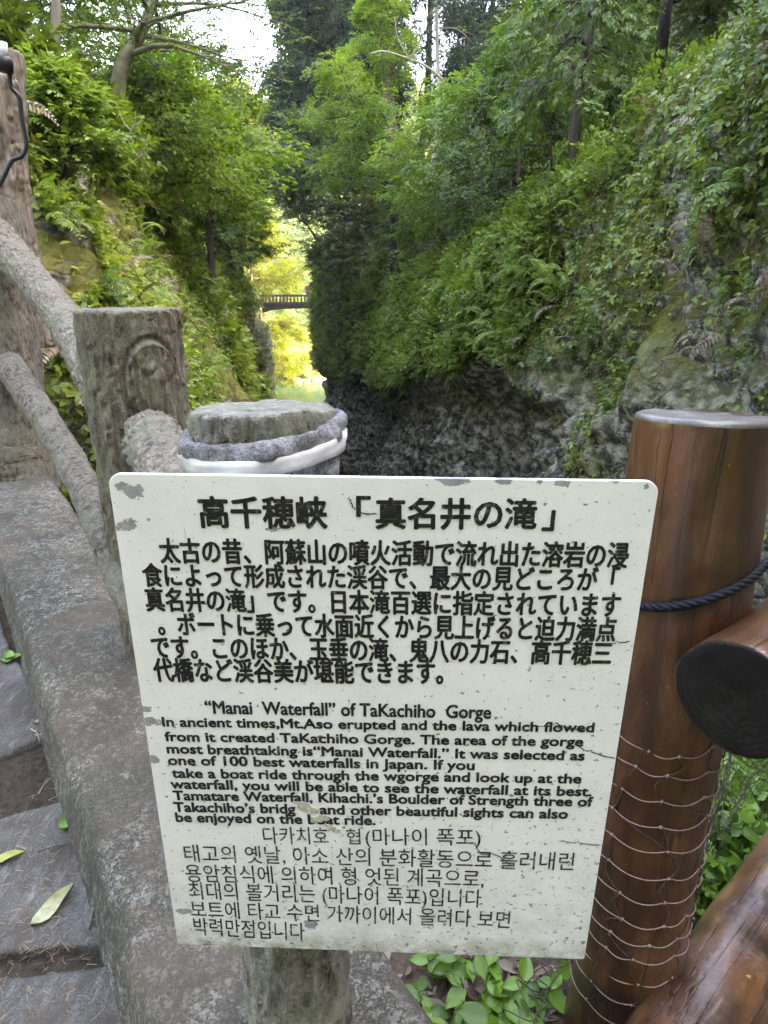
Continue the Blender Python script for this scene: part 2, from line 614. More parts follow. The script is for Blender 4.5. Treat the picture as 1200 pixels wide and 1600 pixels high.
def cliff_right(y, z, hi=True):
    """x of the right wall at distance y, height z"""
    zc = z - CAMZ
    yy = np.maximum(y, -40)
    xb = 4.85 - 0.2115 * yy
    zo = zo_right(np.clip(yy, 8, 60))
    lean = np.interp(yy, [4, 8, 11, 17, 30], [.10, .14, .30, .30, .05])
    x = xb + lean * np.clip(zc - zo, 0, None)
    ztop = np.interp(yy, [0, 5, 8, 10.8, 13.4, 18, 26, 34, 44], [6.5, 5.2, 3.3, 2.2, 1.1, 0.6, 0.7, 1.5, 2.0])
    over = np.clip(zc - ztop, 0, None)
    terr = 0.6 + 1.9 * sstep(6, 10, yy)
    x = x + np.minimum(over, 1.5) * (terr - lean) + np.clip(over - 1.5, 0, None) * (1.05 - lean) + np.clip(zc - 7, 0, None) * (-0.25)  # slope above the wall, raised and steepened to block the sun
    rec = sstep(9.2, 10.8, yy + 0.25 * (zc + 3)) * (1 - sstep(zo - 0.55, zo + 0.1, zc))
    depth = 0.34 + 0.2 * np.sin(yy * 0.55) - .17 * np.clip(zo - .3 - zc, 0, 6)
    x = x + rec * depth
    # deep shaded cleft
    x = x + 2.2 * np.exp(-((yy - 27.0) / 1.6) ** 2) * (1 - sstep(zo - 1, zo + 0.6, zc))
    x = x + 1.1 * np.exp(-((yy - 13.0) / 1.0) ** 2) * (1 - sstep(zo - 1.0, zo - 0.2, zc))
    x = x - .22 * np.exp(-((zc - zo + .12) / .22) ** 2) * sstep(9.6, 10.4, yy) * (1 - sstep(13, 15, yy))
    x = x - 0.5 * np.exp(-((yy - 36.0) / 4.0) ** 2)
    x = x + np.clip(yy - 43.6 + 0.9 * np.sin(zc * .8 + 1) + .5 * np.sin(zc * 2.3), 0, None) ** 1.15 * 4.0
    p = np.stack([x * 0.6, y, z], 1)
    amp = 1.0
    x = x + amp * ((0.55 + .15 * sstep(22, 34, yy)) * fbm(p * 0.33, 2, 3))
    if hi:
        x = x + amp * 0.46 * fbm(p * 0.95, 3, 11)
        f1, f2 = cell(p * np.array([2.0, 2.0, 2.6]) * 0.8 + 0.6 * fbm(p * 1.3, 2, 4)[:, None], 5)
        x = x - (f2 - f1) * (0.16 + 0.22 * rec) + 0.16 * rec
        g1, g2 = cell(p * np.array([4.2, 4.2, 6.5]) + 0.5 * fbm(p * 2.3, 2, 6)[:, None], 8)
        x = x - (g2 - g1) * (0.06 + 0.13 * rec)
        x = x + 0.07 * fbm(p * 5.0, 3, 21) + 0.06 * rec * fbm(p * 8, 2, 31)
    return x


def cliff_left(y, z, hi=True):
    zc = z - CAMZ
    xb = 0.95 + 0.164 * y
    zl = -0.17 * np.clip(y, 5, 60)
    near = 1 - sstep(10, 36, y)
    lean = 0.10 + 0.40 * near
    x = xb + lean * np.clip(zc - zl, 0, None)
    ztop = 1.75 - 0.05 * np.maximum(y, 0)
    slope = 1.15
    x = x + np.clip(zc - ztop, 0, None) * (slope - lean)
    x = x + np.clip(6.2 - y, 0, None) ** 1.3 * 1.8
    x = x + np.clip(y - 50, 0, None) * 1.5
    # a fin of rock farther along that stands out into the gorge
    x = x - 0.8 * np.exp(-((y - 43.0) / 2.2) ** 2) * (1 - sstep(-2.6, -1.8, zc))
    p = np.stack([-x * 0.6, y, z + 40], 1)
    x = x + 0.45 * fbm(p * 0.4, 2, 43)
    if hi:
        x = x + 0.28 * fbm(p * 1.0, 3, 51)
        f1, f2 = cell(p * np.array([1.4, 1.4, 1.8]) + 0.5 * fbm(p * 1.3, 2, 44)[:, None], 55)
        x = x - (f2 - f1) * 0.20
        g1, g2 = cell(p * np.array([4.0, 4.0, 5.0]) + 0.5 * fbm(p * 2.3, 2, 46)[:, None], 58)
        x = x - (g2 - g1) * 0.06
        x = x + 0.05 * fbm(p * 5.0, 3, 61)
    return -x


def merge(lst):
    V, F, b = [], [], 0
    for v, f in lst:
        V.append(v)
        F.append(f + b)
        b += len(v)
    return np.concatenate(V), np.concatenate(F)


def sheet(fn, ys, zs):
    Y, Z = np.meshgrid(ys, zs, indexing='ij')
    X = fn(Y.ravel(), Z.ravel())
    V = np.stack([X, Y.ravel(), Z.ravel()], 1)
    i = np.arange(V.shape[0]).reshape(len(ys), len(zs))
    F = np.stack([i[:-1, :-1], i[1:, :-1], i[1:, 1:], i[:-1, 1:]], -1).reshape(-1, 4)
    return V, F


ysr = np.concatenate([np.linspace(-12, 2, 30), 2 + 50 * (np.exp(np.linspace(0, 2.6, 430)) - 1)[1:] / (math.exp(2.6) - 1)])
zsr = np.concatenate([np.linspace(-11.5, 5.5, 270), np.linspace(5.6, 11, 50), np.linspace(11.3, 48, 46)])  # upper rows carry the sun-blocking slope
V, F = sheet(cliff_right, ysr, zsr)
V, F = merge([(V, F[:, ::-1]), (V + np.array([1.6, 0, -1.0]), F)])  # unseen second sheet behind the wall stops sun leaking through
tag(mk("cliff", V, F, M['rockR']), kind='structure')
ysl = 3.2 + 58 * (np.exp(np.linspace(0, 2.6, 420)) - 1) / (math.exp(2.6) - 1)
zsl = np.concatenate([np.linspace(-11.5, 4.5, 250), np.linspace(4.6, 24, 60)])
V, F = sheet(cliff_left, ysl, zsl)
V, F = merge([(V, F), (V + np.array([-1.6, 0, -1.0]), F[:, ::-1])])
tag(mk("cliff", V, F, M['rockL']), kind='structure')


def surf_pts(fn, side, n, y0, y1, t0, t1, ypow=1.0):
    """random points on a wall: distance y with density ~ y^-ypow, slope t = (z-CAMZ)/y"""
    u = rng.random(n)
    if ypow == 1.0:
        y = y0 * (y1 / y0) ** u
    else:
        e = 1 - ypow
        y = (y0 ** e + u * (y1 ** e - y0 ** e)) ** (1 / e)
    z = CAMZ + y * (t0 + (t1 - t0) * rng.random(n))
    x = fn(y, z)
    h = 0.25
    xy = (fn(y + h, z, False) - fn(y - h, z, False)) / (2 * h)
    xz = (fn(y, z + h, False) - fn(y, z - h, False)) / (2 * h)
    N = np.stack([-np.ones(n), xy, xz], 1) * side
    N /= np.linalg.norm(N, axis=1)[:, None]
    return np.stack([x, y, z], 1), N


def shade_hill_z(x, y):  # added hill behind the camera, unseen, holds sky light off the sign
    p = np.stack([x, y, 0 * x], 1)
    return -.4 + np.clip(-3.2 - y + .15 * np.abs(x), 0, 7.0) * 2.6 + .4 * fbm(p * .4, 3, 401) - .25 * np.clip(x - 4, 0, None)


Yb, Xb = np.linspace(-34, -1.2, 60), np.linspace(-60, 46, 80)
Xg, Yg = np.meshgrid(Xb, Yb, indexing='ij')
V = np.stack([Xg.ravel(), Yg.ravel(), shade_hill_z(Xg.ravel(), Yg.ravel())], 1)
i = np.arange(len(V)).reshape(80, 60)
tag(mk("hillside", V, np.stack([i[:-1, :-1], i[1:, :-1], i[1:, 1:], i[:-1, 1:]], -1).reshape(-1, 4), M['bank']), kind='structure')  # added sky blocker, out of view behind the camera

# ------------------------------------------------------------------ leaf templates (quads only)
def t_leaf(L=1.0, W=0.5, fold=0.08, droop=0.12, o=(0, 0, 0), d=(1, 0, 0), s=(0, 1, 0)):
    o, d, s = np.array(o, float), np.array(d, float), np.array(s, float)
    n = np.cross(d, s)
    P = [o, o + d * .3 * L - s * W * .42 + n * fold * L, o + d * .68 * L - s * W * .36 + n * (fold - droop * .5) * L, o + d * L - n * droop * L,
         o + d * .68 * L + s * W * .36 + n * (fold - droop * .5) * L, o + d * .3 * L + s * W * .42 + n * fold * L]
    return P, [(0, 1, 2, 3), (0, 3, 4, 5)]


def t_join(items):
    V, F = [], []
    for v, f in items:
        b = len(V)
        V += list(v)
        F += [tuple(i + b for i in q) for q in f]
    return np.array(V, float), np.array(F, int)


def t_rhomb(L, W, o, d, s, droop=0.0):
    o, d, s = np.array(o, float), np.array(d, float), np.array(s, float)
    n = np.cross(d, s)
    return [o, o + d * .5 * L - s * W * .5 + n * .05 * L, o + d * L - n * droop * L, o + d * .5 * L + s * W * .5 + n * .05 * L], [(0, 1, 2, 3)]


def unit(a):
    a = np.array(a, float)
    return a / np.linalg.norm(a)


def tpl_single(W=0.62):
    return t_join([t_leaf(1, W)])


def tpl_sprig(nl=9, Lf=0.34, W=0.5, seed=1, flat=0.3, simple=False):
    r = random.Random(seed)
    it = []
    for i in range(nl):
        u = (i + .6) / nl
        a = (1 if i % 2 else -1) * r.uniform(.6, 1.2) * (1 - .55 * u)
        o = (u * .78, 0.02 * math.sin(i), 0.10 * math.sin(u * 2.2) + r.uniform(-.03, .03))
        d = unit((math.cos(a), math.sin(a), r.uniform(-flat, flat)))
        s = unit(np.cross((r.uniform(-flat, flat), r.uniform(-flat, flat), 1), d))
        L = Lf * r.uniform(.75, 1.15)
        it.append(t_rhomb(L, L * W, o, d, s, .15) if simple else t_leaf(L, L * W, .06, .15, o, d, s))
    it.append(([(0, -.008, 0), (0, .008, 0), (.8, .003, .08), (.8, -.003, .08)], [(0, 1, 2, 3)]))
    return t_join(it)


def tpl_frond(pairs=13, arch=0.35, wid=0.26):
    it = []
    for i in range(pairs):
        u = (i + .7) / pairs
        z = arch * math.sin(u * 2.4) - arch * .5 * u * u
        z2 = arch * math.sin((u + .03) * 2.4) - arch * .5 * (u + .03) ** 2
        L = wid * (math.sin(min(1, u * 1.5 + .25) * math.pi / 2)) * (1 - u) ** .65 + .02
        for sgn in (-1, 1):
            d = unit((.45, sgn, -.15))
            s = unit(np.cross((0, 0, 1), d))
            it.append(t_rhomb(L, .062 + .02 * (1 - u), (u, 0, z), d, s, .12))
    for i in range(4):
        u, v = i / 4, (i + 1) / 4
        za = arch * math.sin(u * 2.4) - arch * .5 * u * u
        zb = arch * math.sin(v * 2.4) - arch * .5 * v * v
        it.append(([(u, -.006, za), (u, .006, za), (v, .005, zb), (v, -.005, zb)], [(0, 1, 2, 3)]))
    return t_join(it)


def tpl_flat(nl=22, seed=3):
    """flat layered maple spray"""
    r = random.Random(seed)
    it = []
    for i in range(nl):
        a = r.uniform(-1.1, 1.1)
        q = r.uniform(.15, 1) ** .7
        o = (q * math.cos(a) * .85, q * math.sin(a) * .6, r.uniform(-.07, .07) - .12 * q * q)
        b = a + r.uniform(-.7, .7)
        d = unit((math.cos(b), math.sin(b), r.uniform(-.45, .1)))
        s = unit(np.cross((r.uniform(-.3, .3), r.uniform(-.3, .3), 1), d))
        it.append(t_rhomb(r.uniform(.14, .22), r.uniform(.09, .14), o, d, s, .1))
    return t_join(it)


def tpl_needle(nl=26, seed=5):
    r = random.Random(seed)
    it = []
    for i in range(nl):
        u = r.random()
        a = r.uniform(0, 2 * math.pi)
        o = (u * .9, .05 * math.cos(a), .05 * math.sin(a) - .25 * u * u)
        d = unit((.8, .75 * math.cos(a), .75 * math.sin(a) - .3))
        s = unit(np.cross((r.uniform(-1, 1), r.uniform(-1, 1), 1), d))
        it.append(t_rhomb(r.uniform(.18, .34), .055, o, d, s, .1))
    return t_join(it)


TP = dict(single=tpl_single(), ivy=tpl_sprig(5, .42, .72, 2, .5), sprig=tpl_sprig(9, .34, .48, 1), sprigs=tpl_sprig(10, .30, .5, 4, .4, True),
          frond=tpl_frond(), flat=tpl_flat(), needle=tpl_needle(), small=tpl_sprig(14, .2, .5, 9, .6, True))


def basis(D, N):
    D = D / (np.linalg.norm(D, axis=1)[:, None] + 1e-9)
    S = np.cross(N, D)
    S /= np.linalg.norm(S, axis=1)[:, None] + 1e-9
    N2 = np.cross(D, S)
    return np.stack([D, S, N2], 2)


def scatter(tp, P, D, N, s):
    V, F = tp
    B = basis(D, N) * np.asarray(s)[:, None, None]
    W = np.einsum('nij,vj->nvi', B, V) + P[:, None, :]
    k = len(P)
    G = F[None] + (np.arange(k) * len(V))[:, None, None]
    return W.reshape(-1, 3), G.reshape(-1, F.shape[1])


def rnd3(n):
    a = rng.normal(size=(n, 3))
    return a / np.linalg.norm(a, axis=1)[:, None]


# ------------------------------------------------------------------ greenery that clothes the walls (uncountable)
def cover(fn, side, tp, n, yr, tr, size, mask, mat, name, ypow=1.2, hang=0.5, out=0.6, off=0.03, upn=0.7):
    P, N = surf_pts(fn, side, n, yr[0], yr[1], tr[0], tr[1], ypow)
    k = mask(P, N)
    P, N = P[k], N[k]
    m = len(P)
    D = N * out + np.array([0, 0, -hang]) + rnd3(m) * 1.0
    U = N * 0.6 + np.array([0, 0, upn]) + rnd3(m) * 0.65
    s = size[0] + (size[1] - size[0]) * rng.random(m) ** 1.5
    return scatter(tp, P + N * off * (0.4 + rng.random(m)[:, None] * 1.2), D, U, s)


def stuff(name, lst, mat, label, cat):
    V, F = merge(lst)
    o = mk(name, V, F, mat, None, False)
    return tag(o, label, cat, None, 'stuff')


def nz(P, sc_, s, o=3):
    return fbm(P * sc_, o, s)


def zo_of(P):
    return CAMZ + zo_right(np.clip(P[:, 1], 8, 60))


def m_right(dens_lo, dens_hi, y_bare=True):
    def f(P, N):
        v = nz(P, 0.55, 70) + 0.5 * nz(P, 1.7, 71)
        rel = (P[:, 2] - CAMZ) / P[:, 1]
        thr = 0.62 - 1.25 * sstep(-0.12, 0.32, rel)          # barer low down on the near face
        thr = np.where(P[:, 1] > 8.8, -0.75, thr)
        low = P[:, 2] - zo_of(P) < 0.15 + 0.5 * nz(P, 1.1, 73)
        p = sstep(thr - 0.1, thr + 0.25, v)
        k = rng.random(len(P)) < dens_lo + (dens_hi - dens_lo) * p
        k &= ~(low & (P[:, 1] > 9.3) & (rng.random(len(P)) > 0.04))
        k &= (P[:, 1] < 45)
        return k
    return f


def m_tuft(thr, sc_, s, y0=0):
    def f(P, N):
        v = nz(P, sc_, s)
        low = P[:, 2] - zo_of(P) < 0.1
        return (v > thr) & ~(low & (P[:, 1] > 9.3)) & (P[:, 1] > y0)
    return f


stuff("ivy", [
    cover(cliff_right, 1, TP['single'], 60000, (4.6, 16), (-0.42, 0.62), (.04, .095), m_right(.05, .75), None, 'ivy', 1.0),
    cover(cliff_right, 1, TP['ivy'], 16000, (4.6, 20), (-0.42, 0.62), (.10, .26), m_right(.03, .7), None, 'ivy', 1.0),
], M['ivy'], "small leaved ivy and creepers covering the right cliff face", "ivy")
stuff("cliff_ferns", [
    cover(cliff_right, 1, TP['frond'], 1100, (4.8, 14), (-0.3, 0.6), (.15, .34), m_tuft(0.12, 0.9, 81), None, 'fern', 1.0, 0.35, 0.9),
    cover(cliff_right, 1, TP['frond'], 4500, (12, 45), (-0.17, 0.28), (.25, .6), m_tuft(-.1, 0.5, 82), None, 'fern', 1.0, 0.2, 0.9),
], M['fern'], "ferns and soft fronds hanging from the right cliff", "ferns")
stuff("slope_shrubs", [
    cover(cliff_right, 1, TP['sprig'], 26000, (11.5, 26), (-0.15, 0.30), (.14, .30), m_tuft(-0.25, 0.45, 91), None, 's', 1.1, 0.1, 0.9, .12),
    cover(cliff_right, 1, TP['sprigs'], 26000, (13, 45), (-0.15, 0.22), (.25, .5), m_tuft(-0.5, 0.4, 92), None, 's', 1.0, 0.2, 0.9, .18),
], M['shrub'], "low leafy bushes massed on the slope of the right cliff", "undergrowth")
stuff("slope_saplings", [
    cover(cliff_right, 1, TP['flat'], 5200, (10.5, 34), (-0.14, 0.26), (.25, .6), m_tuft(.05, 0.7, 93), None, 's', 1.1, 0.0, 0.9, .35),
    cover(cliff_right, 1, TP['frond'], 2200, (10.5, 30), (-0.14, 0.26), (.3, .6), m_tuft(.1, 0.8, 94), None, 's', 1.1, 0.1, 0.9, .25),
], M['fernl'], "pale green saplings and fern sprays standing out of the right slope", "saplings")
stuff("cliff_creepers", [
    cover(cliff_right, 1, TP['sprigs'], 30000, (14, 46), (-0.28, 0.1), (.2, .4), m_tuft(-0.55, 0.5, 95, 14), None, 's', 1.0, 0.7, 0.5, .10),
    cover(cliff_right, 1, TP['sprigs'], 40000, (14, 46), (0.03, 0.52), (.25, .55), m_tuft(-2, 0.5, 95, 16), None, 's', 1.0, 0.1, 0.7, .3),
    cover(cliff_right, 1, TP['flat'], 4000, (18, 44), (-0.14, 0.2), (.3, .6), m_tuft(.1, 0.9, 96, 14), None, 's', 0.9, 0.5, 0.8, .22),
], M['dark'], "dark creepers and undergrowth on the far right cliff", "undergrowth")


stuff("dead_fronds", [
    cover(cliff_right, 1, TP['frond'], 260, (5, 26), (-0.2, 0.4), (.2, .45), m_tuft(-.3, .8, 151), None, 's', 1.0, .8, .6, .14),
    cover(cliff_left, -1, TP['frond'], 180, (4.8, 24), (-0.2, 0.3), (.2, .42), lambda P, N: nz(P, .8, 152) > -.3, None, 's', 1.0, .6, .7, .14),
], M['deadleaf'], "dry brown fern fronds hanging among the green ones on both rock walls", "dead ferns")


def m_left_top(p):
    def f(P, N):
        rel = (P[:, 2] - CAMZ) / P[:, 1]
        return (rel > np.interp(P[:, 1], [5, 8, 12, 20, 40], [.24, .17, .09, .03, .0]) + .03 * nz(P, .9, 141)) & (rng.random(len(P)) < p)
    return f


vb = MB()
Pv, Nv = surf_pts(cliff_right, 1, 34, 5.2, 16, -0.1, 0.55, 1.0)
for P0, N0 in zip(Pv, Nv):
    L_ = rng.uniform(.5, 2.2)
    yy_ = P0[1] + np.cumsum(rng.normal(0, .035, 14))
    zz_ = np.linspace(P0[2], P0[2] - L_, 14)
    xx_ = cliff_right(yy_, zz_) - rng.uniform(.02, .08) - .05 * rng.random(14)
    vb.tube(spline(np.stack([xx_, yy_, zz_], 1), 26), np.linspace(.009, .003, 26) * rng.uniform(.6, 1.3), 5)
tag(vb.build("cliff_vines", M['bark']), "thin bare vine stems hanging down the right cliff face", "vines", None, 'stuff')


def wall_hit(px, py, fn, side):
    for d in np.linspace(3, 60, 2000):
        p = atd(px, py, d)
        if (float(fn(np.array([p[1]]), np.array([p[2]]), False)[0]) - p[0]) * side < 0:
            return p
    return atd(px, py, 10)


BARE = [(wall_hit(258, 370, cliff_left, -1), (.9, .8, .6)), (wall_hit(150, 330, cliff_left, -1), (.8, .5, .35)), (wall_hit(340, 480, cliff_left, -1), (1.2, 1.2, .5)), (wall_hit(95, 400, cliff_left, -1), (.5, .5, .3))]


def m_left(lo, hi, s=101):
    def f(P, N):
        v = nz(P, 0.6, s) + 0.5 * nz(P, 1.9, s + 1)
        rel = (P[:, 2] - CAMZ) / P[:, 1]
        p = sstep(-0.25, 0.12, v)
        k = rng.random(len(P)) < lo + (hi - lo) * p
        k &= ~((rel < np.where(P[:, 1] > 19, -0.035, -0.14) + .03 * nz(P, .8, 105)) & (P[:, 1] > 9) & (rng.random(len(P)) > .10))
        for c_, r_ in BARE:
            d_ = np.linalg.norm((P - c_) / np.array(r_), axis=1) + .45 * nz(P, 2.5, 107)
            k &= ~((d_ < 1) & (rng.random(len(P)) > .06))
        return k
    return f


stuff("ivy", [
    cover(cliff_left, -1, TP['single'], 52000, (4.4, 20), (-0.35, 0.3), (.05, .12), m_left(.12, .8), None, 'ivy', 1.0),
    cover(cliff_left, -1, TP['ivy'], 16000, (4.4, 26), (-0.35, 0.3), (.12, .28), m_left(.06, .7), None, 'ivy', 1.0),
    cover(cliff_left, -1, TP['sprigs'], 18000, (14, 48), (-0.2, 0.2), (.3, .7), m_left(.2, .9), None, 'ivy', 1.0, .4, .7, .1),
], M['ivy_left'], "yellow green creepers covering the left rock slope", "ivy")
stuff("slope_ferns", [
    cover(cliff_left, -1, TP['frond'], 2600, (4.6, 20), (-0.28, 0.3), (.2, .45), m_left(0.0, .6, 121), None, 'f', 1.0, .2, .9),
    cover(cliff_left, -1, TP['sprig'], 7500, (7, 26), (0.08, 0.4), (.14, .30), m_left_top(.8), None, 's', 1.0, 0, .9, .12),
], M['fernl'], "light green ferns and bushes on top of the left rock slope", "ferns")
stuff("hillside_undergrowth", [
    cover(cliff_left, -1, TP['sprigs'], 45000, (9, 58), (0.05, 0.45), (.3, .6), m_left_top(1.0), None, 's', 0.8, 0, .9, .4),
], M['shrub'], "green undergrowth covering the hillside above the left slope", "undergrowth")


# ------------------------------------------------------------------ trees
def tree(name, label, base, top_z, rx, rz, czf, tp, n, size, leaf, bark, tr=0.12, lean=(0, 0), nl=16, ntw=3, group=None, flat=0.5, droop=0.1, cb=0.3,
         hollow=0.35, sink=2.5, trunk_to=0.95, cone=False, squash=1.0, seed=None, off=(0, 0)):
    """trunk with limbs and twigs; sprigs of leaves cluster at the twig ends"""
    r = np.random.default_rng(seed if seed is not None else zlib.crc32(label.encode()) % 1000 + int(abs(base[0] * 37 + base[1] * 11) * 10) % 9973)
    base = np.array(base, float)
    H = top_z - base[2]
    t = empty(name, base, label, "tree", group)
    m = MB()
    k = 9
    us = np.linspace(0, 1, k)
    wob = np.cumsum(r.normal(0, .012 * H, (k, 2)), 0)
    wob -= wob[0]
    tp_pts = np.stack([base[0] + lean[0] * us ** 1.3 + wob[:, 0], base[1] + lean[1] * us ** 1.3 + wob[:, 1], base[2] + H * us * trunk_to], 1)
    pts = np.vstack([tp_pts[0] - np.array([0, 0, sink]), tp_pts])
    rad = np.concatenate([[tr * 1.25], tr * (1 - .82 * us)])
    m.tube(spline(pts, 22), np.interp(np.linspace(0, 1, 22), np.linspace(0, 1, len(rad)), rad), 9)
    Cc, Dd = [], []
    for i in range(nl):
        u = cb + (0.97 - cb) * (i + r.random() * .8) / nl
        p0 = np.array([np.interp(u, us, tp_pts[:, j]) for j in range(3)])
        a = i * 2.399 + r.uniform(-.5, .5)
        v = (u - cb) / (1 - cb)
        L = rx * ((1 - v) ** .8 * 1.0 + .08 if cone else (math.sin(min(1, .25 + v * .9) * math.pi) ** .6 * .9 + .15)) * r.uniform(.75, 1.1)
        rise = rz * (r.uniform(-.3, .3) + (0.25 * v if not cone else -.25))
        ctrl = [p0, p0 + np.array([math.cos(a) * L * .5 + off[0] * .3, math.sin(a) * L * .5 + off[1] * .3, rise * .6]),
                p0 + np.array([math.cos(a) * L + off[0], math.sin(a) * L + off[1], rise - droop * L])]
        ctrl[1] += r.normal(0, .07 * L, 3)
        pp = spline(ctrl, 7)
        r0 = tr * (1 - .82 * u) * .55
        m.tube(pp, np.linspace(max(r0, .012), .006, 7), 5, False)
        for j in range(ntw):
            s = r.uniform(.35, 1)
            q = np.array([np.interp(s, np.linspace(0, 1, 7), pp[:, c]) for c in range(3)])
            b = a + r.uniform(-1.2, 1.2)
            l2 = L * r.uniform(.25, .5)
            e = q + np.array([math.cos(b) * l2, math.sin(b) * l2, r.uniform(-.1, .35) * l2 - droop * l2])
            m.tube([q, (q + e) / 2 + np.array([0, 0, .06 * l2]), e], [max(.3 * r0, .008), .007, .004], 4, False)
            Cc.append(e)
            Dd.append(e - p0)
        Cc.append(pp[-1])
        Dd.append(pp[-1] - p0)
    m.build("trunk", bark, t)
    Cc, Dd = np.array(Cc), np.array(Dd)
    wgt = r.uniform(.5, 1.5, len(Cc))
    w_ = r.choice(len(Cc), n, p=wgt / wgt.sum())
    sg = rx * .17
    offs = r.normal(0, 1, (n, 3)) * np.array([sg, sg, sg * .55 * squash])
    P = Cc[w_] + offs
    D = Dd[w_] / (np.linalg.norm(Dd[w_], axis=1)[:, None] + 1e-6) * .6 + offs / sg * .35 + r.normal(0, .35, (n, 3))
    D[:, 2] = D[:, 2] * flat - droop
    N = np.array([0, 0, 1.0]) + r.normal(0, .45, (n, 3))
    s = size * r.uniform(.7, 1.25, n)
    V, F = scatter(TP[tp], P, D, N, s)
    mk("crown", V, F, leaf, t, False)
    return t


def T(name, label, bpx, D, top_y, r_px, *a, zfix=None, **k):
    """tree whose trunk foot is seen at pixel bpx at distance D, top at pixel row top_y, crown radius r_px pixels"""
    b = atd(bpx[0], bpx[1], D)
    top = atd(bpx[0], top_y, D)[2]
    rr = r_px * D / FPX
    return tree(name, label, b, top, rr, rr * .5, *a, **k)


# left bank, near to far
T("leaning_tree", "old mossy tree leaning over the left slope with sparse small leaves against the sky", (160, 215), 13, -130, 130, .5, 'small', 1100, .26, M['sparse'], M['mossbark'],
  tr=.16, lean=(1.7, .4), nl=18, ntw=4, cb=.42, droop=.12, off=(.5, 0))
T("slender_tree", "slender tree with a straight pale trunk at the top left corner", (93, 130), 11, -420, 90, .5, 'sprig', 420, .26, M['mid'], M['palebark'], tr=.075, nl=16, cb=.30)
T("slender_tree", "thin crooked grey trunked tree left of the straight pale trunk", (66, 130), 12, -380, 90, .5, 'sprig', 420, .26, M['mid'], M['palebark'], tr=.05, nl=14, cb=.25, lean=(-.5, 0))
T("broadleaf_tree", "dense green tree filling the top left corner behind the pale trunks", (30, 190), 16, -120, 120, .5, 'sprigs', 1500, .36, M['mid'], M['bark'], tr=.16, nl=24, cb=.15)
T("broadleaf_tree", "tall green tree standing behind the leaning mossy tree", (215, 260), 21, -60, 110, .5, 'sprigs', 1400, .42, M['mid'], M['bark'], tr=.16, nl=24, cb=.15)
T("maple_tree", "fresh green maple behind the bare branches on the left slope", (262, 330), 15, 110, 105, .5, 'flat', 1100, .55, M['bright'], M['bark'], tr=.09, nl=18, cb=.2, droop=.15)
T("maple_tree", "fresh green maple to the right of the leaning tree, above the left rock face", (325, 345), 20, 160, 62, .5, 'flat', 1000, .6, M['bright'], M['bark'], tr=.09, nl=18, cb=.2, droop=.18)
T("shrub_tree", "leafy shrub with large glossy leaves beside the weathered wooden pole", (105, 262), 7.5, 108, 40, .5, 'sprig', 1100, .17, M['fernl'], M['bark'], tr=.035, nl=22, cb=.02, droop=.05, sink=.8)
T("round_tree", "small round grey green tree in the middle of the left hillside", (352, 320), 30, 195, 48, .5, 'sprigs', 1000, .5, M['greygreen'], M['bark'], tr=.1, nl=18, cb=.1)
T("broadleaf_tree", "dark tree with bare upright stems above the left rock edge", (335, 445), 27, 280, 50, .5, 'sprigs', 800, .5, M['mid'], M['darkbark'], tr=.10, nl=16, cb=.35, droop=.2)
T("broadleaf_tree", "dark tree with two thin stems just left of the yellow trees", (360, 452), 31, 260, 45, .5, 'sprigs', 850, .55, M['mid'], M['darkbark'], tr=.10, nl=16, cb=.40, droop=.2)
T("maple_tree", "light green maple rising in front of the sky gap on the left hillside", (372, 345), 36, 215, 38, .5, 'flat', 700, .6, M['bright'], M['bark'], tr=.1, nl=18, cb=.15, droop=.15)
T("broadleaf_tree", "dense shaded tree in the gap between the leaning tree and the maples", (265, 250), 28, 60, 80, .5, 'sprigs', 1500, .6, M['mid'], M['bark'], tr=.14, nl=20, cb=.1)
T("yellow_tree", "sunlit yellow tree standing just left of the bridge end", (398, 475), 65, 335, 55, .5, 'flat', 1500, .9, M['yellow'], M['bark'], tr=.14, nl=20, cb=.15, droop=.15)
T("yellow_tree", "sunlit yellow tree seen high behind the dark stems on the left", (405, 462), 72, 310, 34, .5, 'flat', 1100, 1.0, M['yellow'], M['bark'], tr=.14, nl=18, cb=.15, droop=.15)
T("yellow_tree", "sunlit golden tree on the hill below the sky gap", (372, 300), 62, 130, 55, .5, 'flat', 1300, 1.1, M['yellow'], M['bark'], tr=.16, nl=20, cb=.1)
T("yellow_tree", "sunlit yellow maple on the river bank seen under the bridge", (445, 603), 74, 492, 32, .5, 'flat', 1500, .85, M['yellow'], M['bark'], tr=.13, nl=20, cb=.12, droop=.12)
T("yellow_tree", "low yellow bush tree at the far waterline below the bridge", (425, 606), 68, 505, 24, .5, 'flat', 700, .8, M['yellow'], M['bark'], tr=.09, nl=16, cb=.08, droop=.12)
T("hazy_tree", "pale grey green tree at the foot of the sky gap", (425, 260), 85, 172, 34, .5, 'sprigs', 900, 1.1, M['greygreen'], M['bark'], tr=.15, nl=16, cb=.1)
